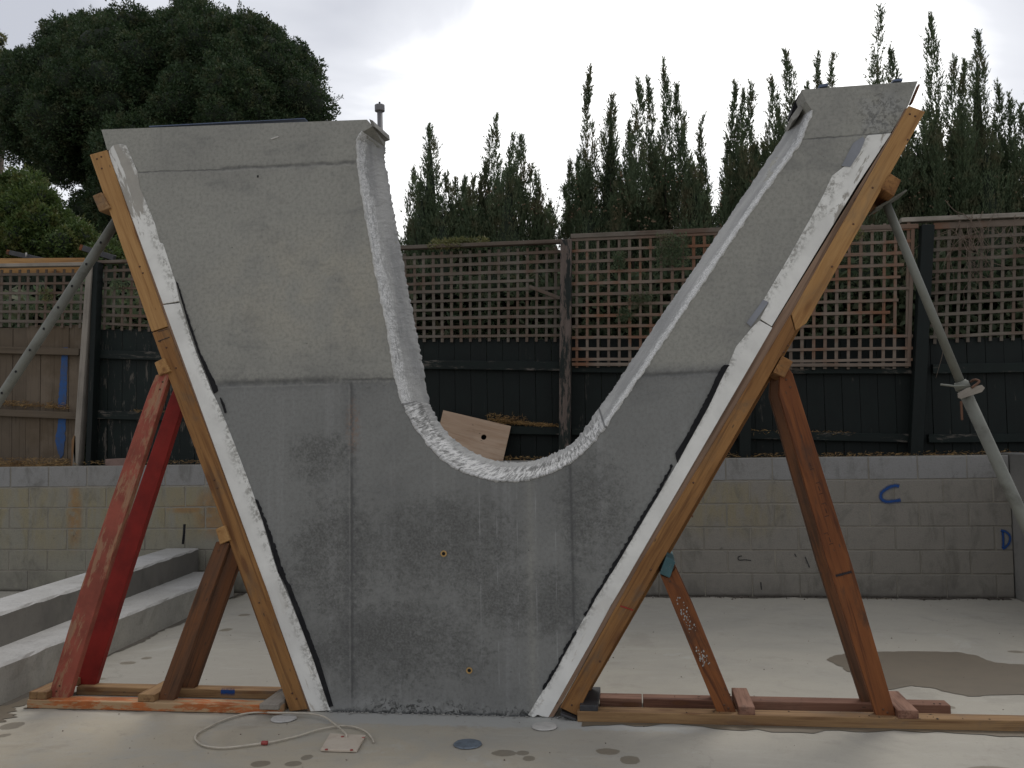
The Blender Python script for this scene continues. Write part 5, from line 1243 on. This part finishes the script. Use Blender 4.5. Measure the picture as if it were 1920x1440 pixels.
# dark hedge filling between fence and conifer trunks
def cards(n, lo, hi, size, name, mt, kind='stuff'):
    P = RNG.uniform(lo, hi, (n, 3)); D = unit(RNG.normal(size=(n, 3))+np.array([0, 0, .6])); v, f = tri_leaves(P, D, RNG.uniform(*size, n), RNG.uniform(size[0]*.25, size[1]*.3, n))
    return tag(np_mesh(name, v, f, M[mt]), kind=kind)
cards(26000, (-1.9, 4.5, 1.2), (4.9, 5.4, 3.1), (0.05, 0.13), 'hedge_undergrowth', 'conifer')
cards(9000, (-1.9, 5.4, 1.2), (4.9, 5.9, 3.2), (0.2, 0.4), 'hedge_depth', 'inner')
cards(9000, (-9, 4.7, 1.2), (-1.9, 5.4, 3.15), (0.08, 0.2), 'hedge_undergrowth', 'conifer')
cards(16000, (-12, 5.6, 1.2), (-1.7, 6.5, 3.34), (0.25, 0.5), 'hedge_depth', 'inner')
cards(5000, (-1.9, 5.9, 1.2), (7, 6.6, 3.4), (0.25, 0.5), 'hedge_depth', 'inner')
# sprigs poking through the trellis and creeper on its top
def tuft(px, py, Y, sx, sz, n, mt, name, label, up=0.7):
    c = np.array(V(px, py, Y)); P = c+np.clip(RNG.normal(size=(n, 3)), -1.5, 1.5)*np.array([sx, .03, sz]); D = unit(RNG.normal(size=(n, 3))*.7+np.array([0, -.2, up]))
    v, f = tri_leaves(P, D, RNG.uniform(.02, .05, n), RNG.uniform(.002, .006, n))
    return tag(np_mesh(name, v, f, M[mt], None, loc=tuple(c)), label, 'foliage')
tuft(862, 455, YF-0.03, 0.17, 0.020, 1500, 'moss', 'creeper', 'yellow green creeper lying over the capping rail inside the V', 0.3)
tuft(835, 462, YF-0.06, 0.10, 0.012, 400, 'moss', 'creeper', 'thin trailing end of creeper at the left of the capping rail', 0.1)
tuft(1162, 490, YF-0.13, 0.03, 0.05, 420, 'conifer', 'foliage_sprig', 'upper green sprig poking through the red brown trellis', 0.9)
tuft(1172, 592, YF-0.13, 0.04, 0.035, 260, 'conifer', 'foliage_sprig', 'lower green sprig poking through the red brown trellis', 0.7)
tuft(1260, 470, YF-0.14, 0.09, 0.09, 1300, 'conifer', 'foliage_sprig', 'large hanging sprig over the top of the red brown trellis')
tuft(1200, 560, YF-0.13, 0.07, 0.03, 300, 'conifer', 'foliage_sprig', 'sideways sprig at the middle of the red brown trellis', 0.2)
tuft(222, 533, YF-0.08, 0.05, 0.03, 260, 'conifer', 'foliage_sprig', 'small sprig in the trellis beside the left stud', 0.4)
tuft(1600, 440, YF-0.10, 0.05, 0.03, 260, 'moss', 'foliage_sprig', 'brownish sprig on top of the damaged trellis', 0.4)
tuft(88, 553, YF-0.05, 0.04, 0.04, 200, 'moss', 'foliage_sprig', 'yellow leaves showing in the far left trellis', 0.4)
# bare vine on the right trellis
vn = thing('bare_vine', V(1830, 480, YF-0.08), 'tangle of bare vine twigs on the far right trellis', 'vine')
for k in range(34):
    x, y = random.uniform(1775, 1925), random.uniform(395, 440); P_ = []; a = random.uniform(1.0, 2.1)
    for i in range(random.randint(5, 11)):
        P_.append(V(x, y, YF-0.075-random.uniform(0, .04))); a += random.gauss(0, .45); a = min(max(a, .3), 2.8); x += 17*math.cos(a); y += 17*math.sin(a)
    tube('twig', catmull(P_, 3), random.uniform(.0014, .0034), M['twig'], vn, seg=4, r2=.0012)
for P_ in ([(1772, 375), (1790, 395), (1812, 405), (1832, 432), (1850, 470)], [(1735, 560), (1745, 600), (1770, 640), (1755, 708)]):
    tube('twig', catmull([V(x, y, YF-0.12) for x, y in P_], 5), .003, M['twig'], vn, seg=4, r2=.0015)

# ---- broad leaved trees at the left
def broad_tree(name, outline, Y, nblob, rpx, leaf, mt, label, perblob, trunk_px, seed, squash=0.8, gaps=()):
    rg = np.random.default_rng(seed); xs = [p[0] for p in outline]; ys = [p[1] for p in outline]
    def inside(x, y):
        c = False; n = len(outline)
        for i in range(n):
            (x0, y0), (x1, y1) = outline[i], outline[(i+1) % n]
            if (y0 > y) != (y1 > y) and x < (x1-x0)*(y-y0)/(y1-y0)+x0: c = not c
        return c
    def dist(x, y):
        d = 1e9; n = len(outline)
        for i in range(n):
            (x0, y0), (x1, y1) = outline[i], outline[(i+1) % n]; vx, vy = x1-x0, y1-y0
            t = max(0, min(1, ((x-x0)*vx+(y-y0)*vy)/(vx*vx+vy*vy+1e-9))); d = min(d, math.hypot(x-x0-t*vx, y-y0-t*vy))
        return d
    mpx = (V(300, 300, Y)-V(301, 300, Y)).length; cxp, cyp = np.mean(xs), np.mean(ys); half = (max(xs)-min(xs))/2*mpx
    tx = V(trunk_px[0], trunk_px[1], Y); root = thing(name, (tx.x, Y, 1.15), label, 'tree')
    bl = []; tries = 0
    while len(bl) < nblob and tries < 20000:
        tries += 1; x, y = rg.uniform(min(xs), max(xs)), rg.uniform(min(ys), max(ys))
        if not inside(x, y): continue
        d = dist(x, y); r = rg.uniform(*rpx)
        if d < r*0.72: 
            if d < rpx[0]*0.6: continue
            r = d*1.25
        if any(math.hypot(x-gx, y-gy) < gr+r*0.8 for gx, gy, gr in gaps): continue
        if any(math.hypot(x-b_[0], y-b_[1]) < (r+b_[2])*0.42 for b_ in bl): 
            if rg.random() < .8: continue
        bl.append((x, y, r))
    lv, lf_, iv, if_ = [], [], [], []; no = ni = 0
    for (x, y, r) in bl:
        d = dist(x, y); depth = min(half*0.8, math.sqrt(max(0, d*mpx)*half*1.2))
        for sgn in ((-1, 1) if rg.random() < .5 else (-1,)):
            c = np.array(V(x, y, Y+sgn*depth*rg.uniform(.5, 1.0))); R = r*mpx*rg.uniform(.9, 1.1)
            n = int(perblob*(r/np.mean(rpx))**2*(1 if sgn < 0 else .5))
            N = unit(rg.normal(size=(n, 3))); lump = 0.86+0.20*np.sin(N[:, 0]*7+x)*np.sin(N[:, 2]*6+y)+rg.normal(0, .07, n)
            P = c+N*(R*lump)[:, None]*np.array([1, 1, squash+.15])
            D = unit(N*0.7+np.array([0, 0, .45])+rg.normal(size=(n, 3))*.75)
            v, f = tri_leaves(P, D, rg.uniform(*leaf, n), rg.uniform(leaf[0]*.22, leaf[1]*.26, n)); lv.append(v); lf_.append(f+no); no += len(v)
            # twigs that stick out of the lump
            k = int(11*(r/np.mean(rpx)))
            for _ in range(k):
                dN = unit(rg.normal(size=3)+np.array([0, 0, .8])); L_ = R*rg.uniform(.10, .30); m = 26
                s = rg.random(m); P = c+dN*(R*.95+L_*s[:, None]); v, f = tri_leaves(P+rg.normal(size=(m, 3))*.035*(1.2-s)[:, None], unit(dN+rg.normal(size=(m, 3))*.6), rg.uniform(*leaf, m), np.full(m, leaf[0]*.25)); lv.append(v); lf_.append(f+no); no += len(v)
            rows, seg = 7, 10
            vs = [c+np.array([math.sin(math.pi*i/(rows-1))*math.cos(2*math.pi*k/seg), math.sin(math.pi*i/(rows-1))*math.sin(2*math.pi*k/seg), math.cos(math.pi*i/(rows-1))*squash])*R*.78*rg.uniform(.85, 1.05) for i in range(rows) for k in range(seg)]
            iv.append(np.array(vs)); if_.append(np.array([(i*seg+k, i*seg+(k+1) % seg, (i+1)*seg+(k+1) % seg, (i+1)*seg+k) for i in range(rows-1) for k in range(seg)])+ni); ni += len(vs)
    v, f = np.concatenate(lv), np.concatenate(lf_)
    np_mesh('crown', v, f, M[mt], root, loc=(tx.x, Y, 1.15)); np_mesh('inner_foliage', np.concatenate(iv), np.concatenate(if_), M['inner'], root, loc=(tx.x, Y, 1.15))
    tc_ = V(cxp, cyp+(max(ys)-min(ys))*.2, Y); tube('trunk', [Vector((tx.x, Y, 1.1)), Vector((tx.x*.6+tc_.x*.4, Y, (1.1+tc_.z)/2)), tc_], mpx*22, M['bark'], root, seg=10, r2=mpx*10)
    for k in range(7):
        b_ = bl[int(rg.integers(len(bl)))]; q_ = V(b_[0], b_[1], Y-half*.2); tube('limb', [Vector((tx.x*.6+tc_.x*.4, Y, (1.1+tc_.z)/2)), tc_.lerp(q_, .5), q_], mpx*9, M['bark'], root, seg=6, r2=mpx*2)
    return len(f)*2
big = [(0, 135), (18, 112), (38, 98), (50, 80), (46, 38), (75, 34), (105, 46), (140, 40), (155, 26), (205, 24), (240, 14), (262, 28), (300, 22), (322, 30), (326, 4), (345, -6), (372, 0), (384, 26), (410, 14), (430, 32), (470, 40), (508, 50), (522, 66), (560, 82), (592, 96), (600, 120), (594, 150), (604, 170), (606, 200), (612, 250), (640, 340), (420, 430), (250, 470), (170, 450), (130, 420), (118, 385), (95, 350), (60, 335), (35, 318), (8, 285), (-25, 260), (-20, 180)]
n_a = broad_tree('broadleaf_tree', big, 16.0, 180, (26, 56), (0.045, 0.085), 'broad', 'huge dark round evergreen tree filling the upper left, behind the V', 3800, (330, 470), 21, gaps=((150, 347, 8), (162, 247, 2)))
sml = [(-30, 330), (20, 322), (58, 332), (95, 360), (118, 395), (150, 420), (185, 450), (235, 470), (260, 520), (-40, 520)]
n_b = broad_tree('broadleaf_tree', sml, 7.0, 60, (18, 34), (0.035, 0.07), 'lime', 'smaller brighter green bush below the big tree at far left', 1100, (80, 520), 33)
wis = [(-20, 60), (4, 66), (10, 95), (22, 112), (26, 140), (5, 150), (-25, 150)]
n_c = broad_tree('broadleaf_tree', wis, 22.0, 9, (9, 16), (0.06, 0.11), 'moss', 'wispy pale treetop at the left edge of the picture', 130, (-30, 470), 5)
# sloping dark rafters just behind the left fence
def rafter(p, q_, w, endc, label):
    A, B = V(*p, 4.5), V(*q_, 4.5); d = (B-A).normalized()
    t = thing('rafter', A, label, 'timber', 'dark rafters behind the left fence'); beam('rafter_body', A+d*0.03, B, w, 0.05, M['blackwood'], t); beam('cut_end', A-d*0.005, A+d*0.03, w, 0.05, M['hard'], t)
rafter((15, 473), (100, 492), 0.05, 0, 'dark sloping rafter with orange cut end at far left'); rafter((152, 464), (215, 484), 0.06, 0, 'dark rafter with orange cut end beside the steel prop')
tg = V(49, 478, 4.45); tag(tube('white_clip', [tg-Vector((0, 0, .02)), tg+Vector((0, 0, .005)), tg+Vector((0, 0, .025))], 0.008, M['palepatch'], None, seg=8), 'small white clip standing on the far left rafter', 'clip')
print('TRIS conifers', NT, 'broad', n_a, n_b, n_c)
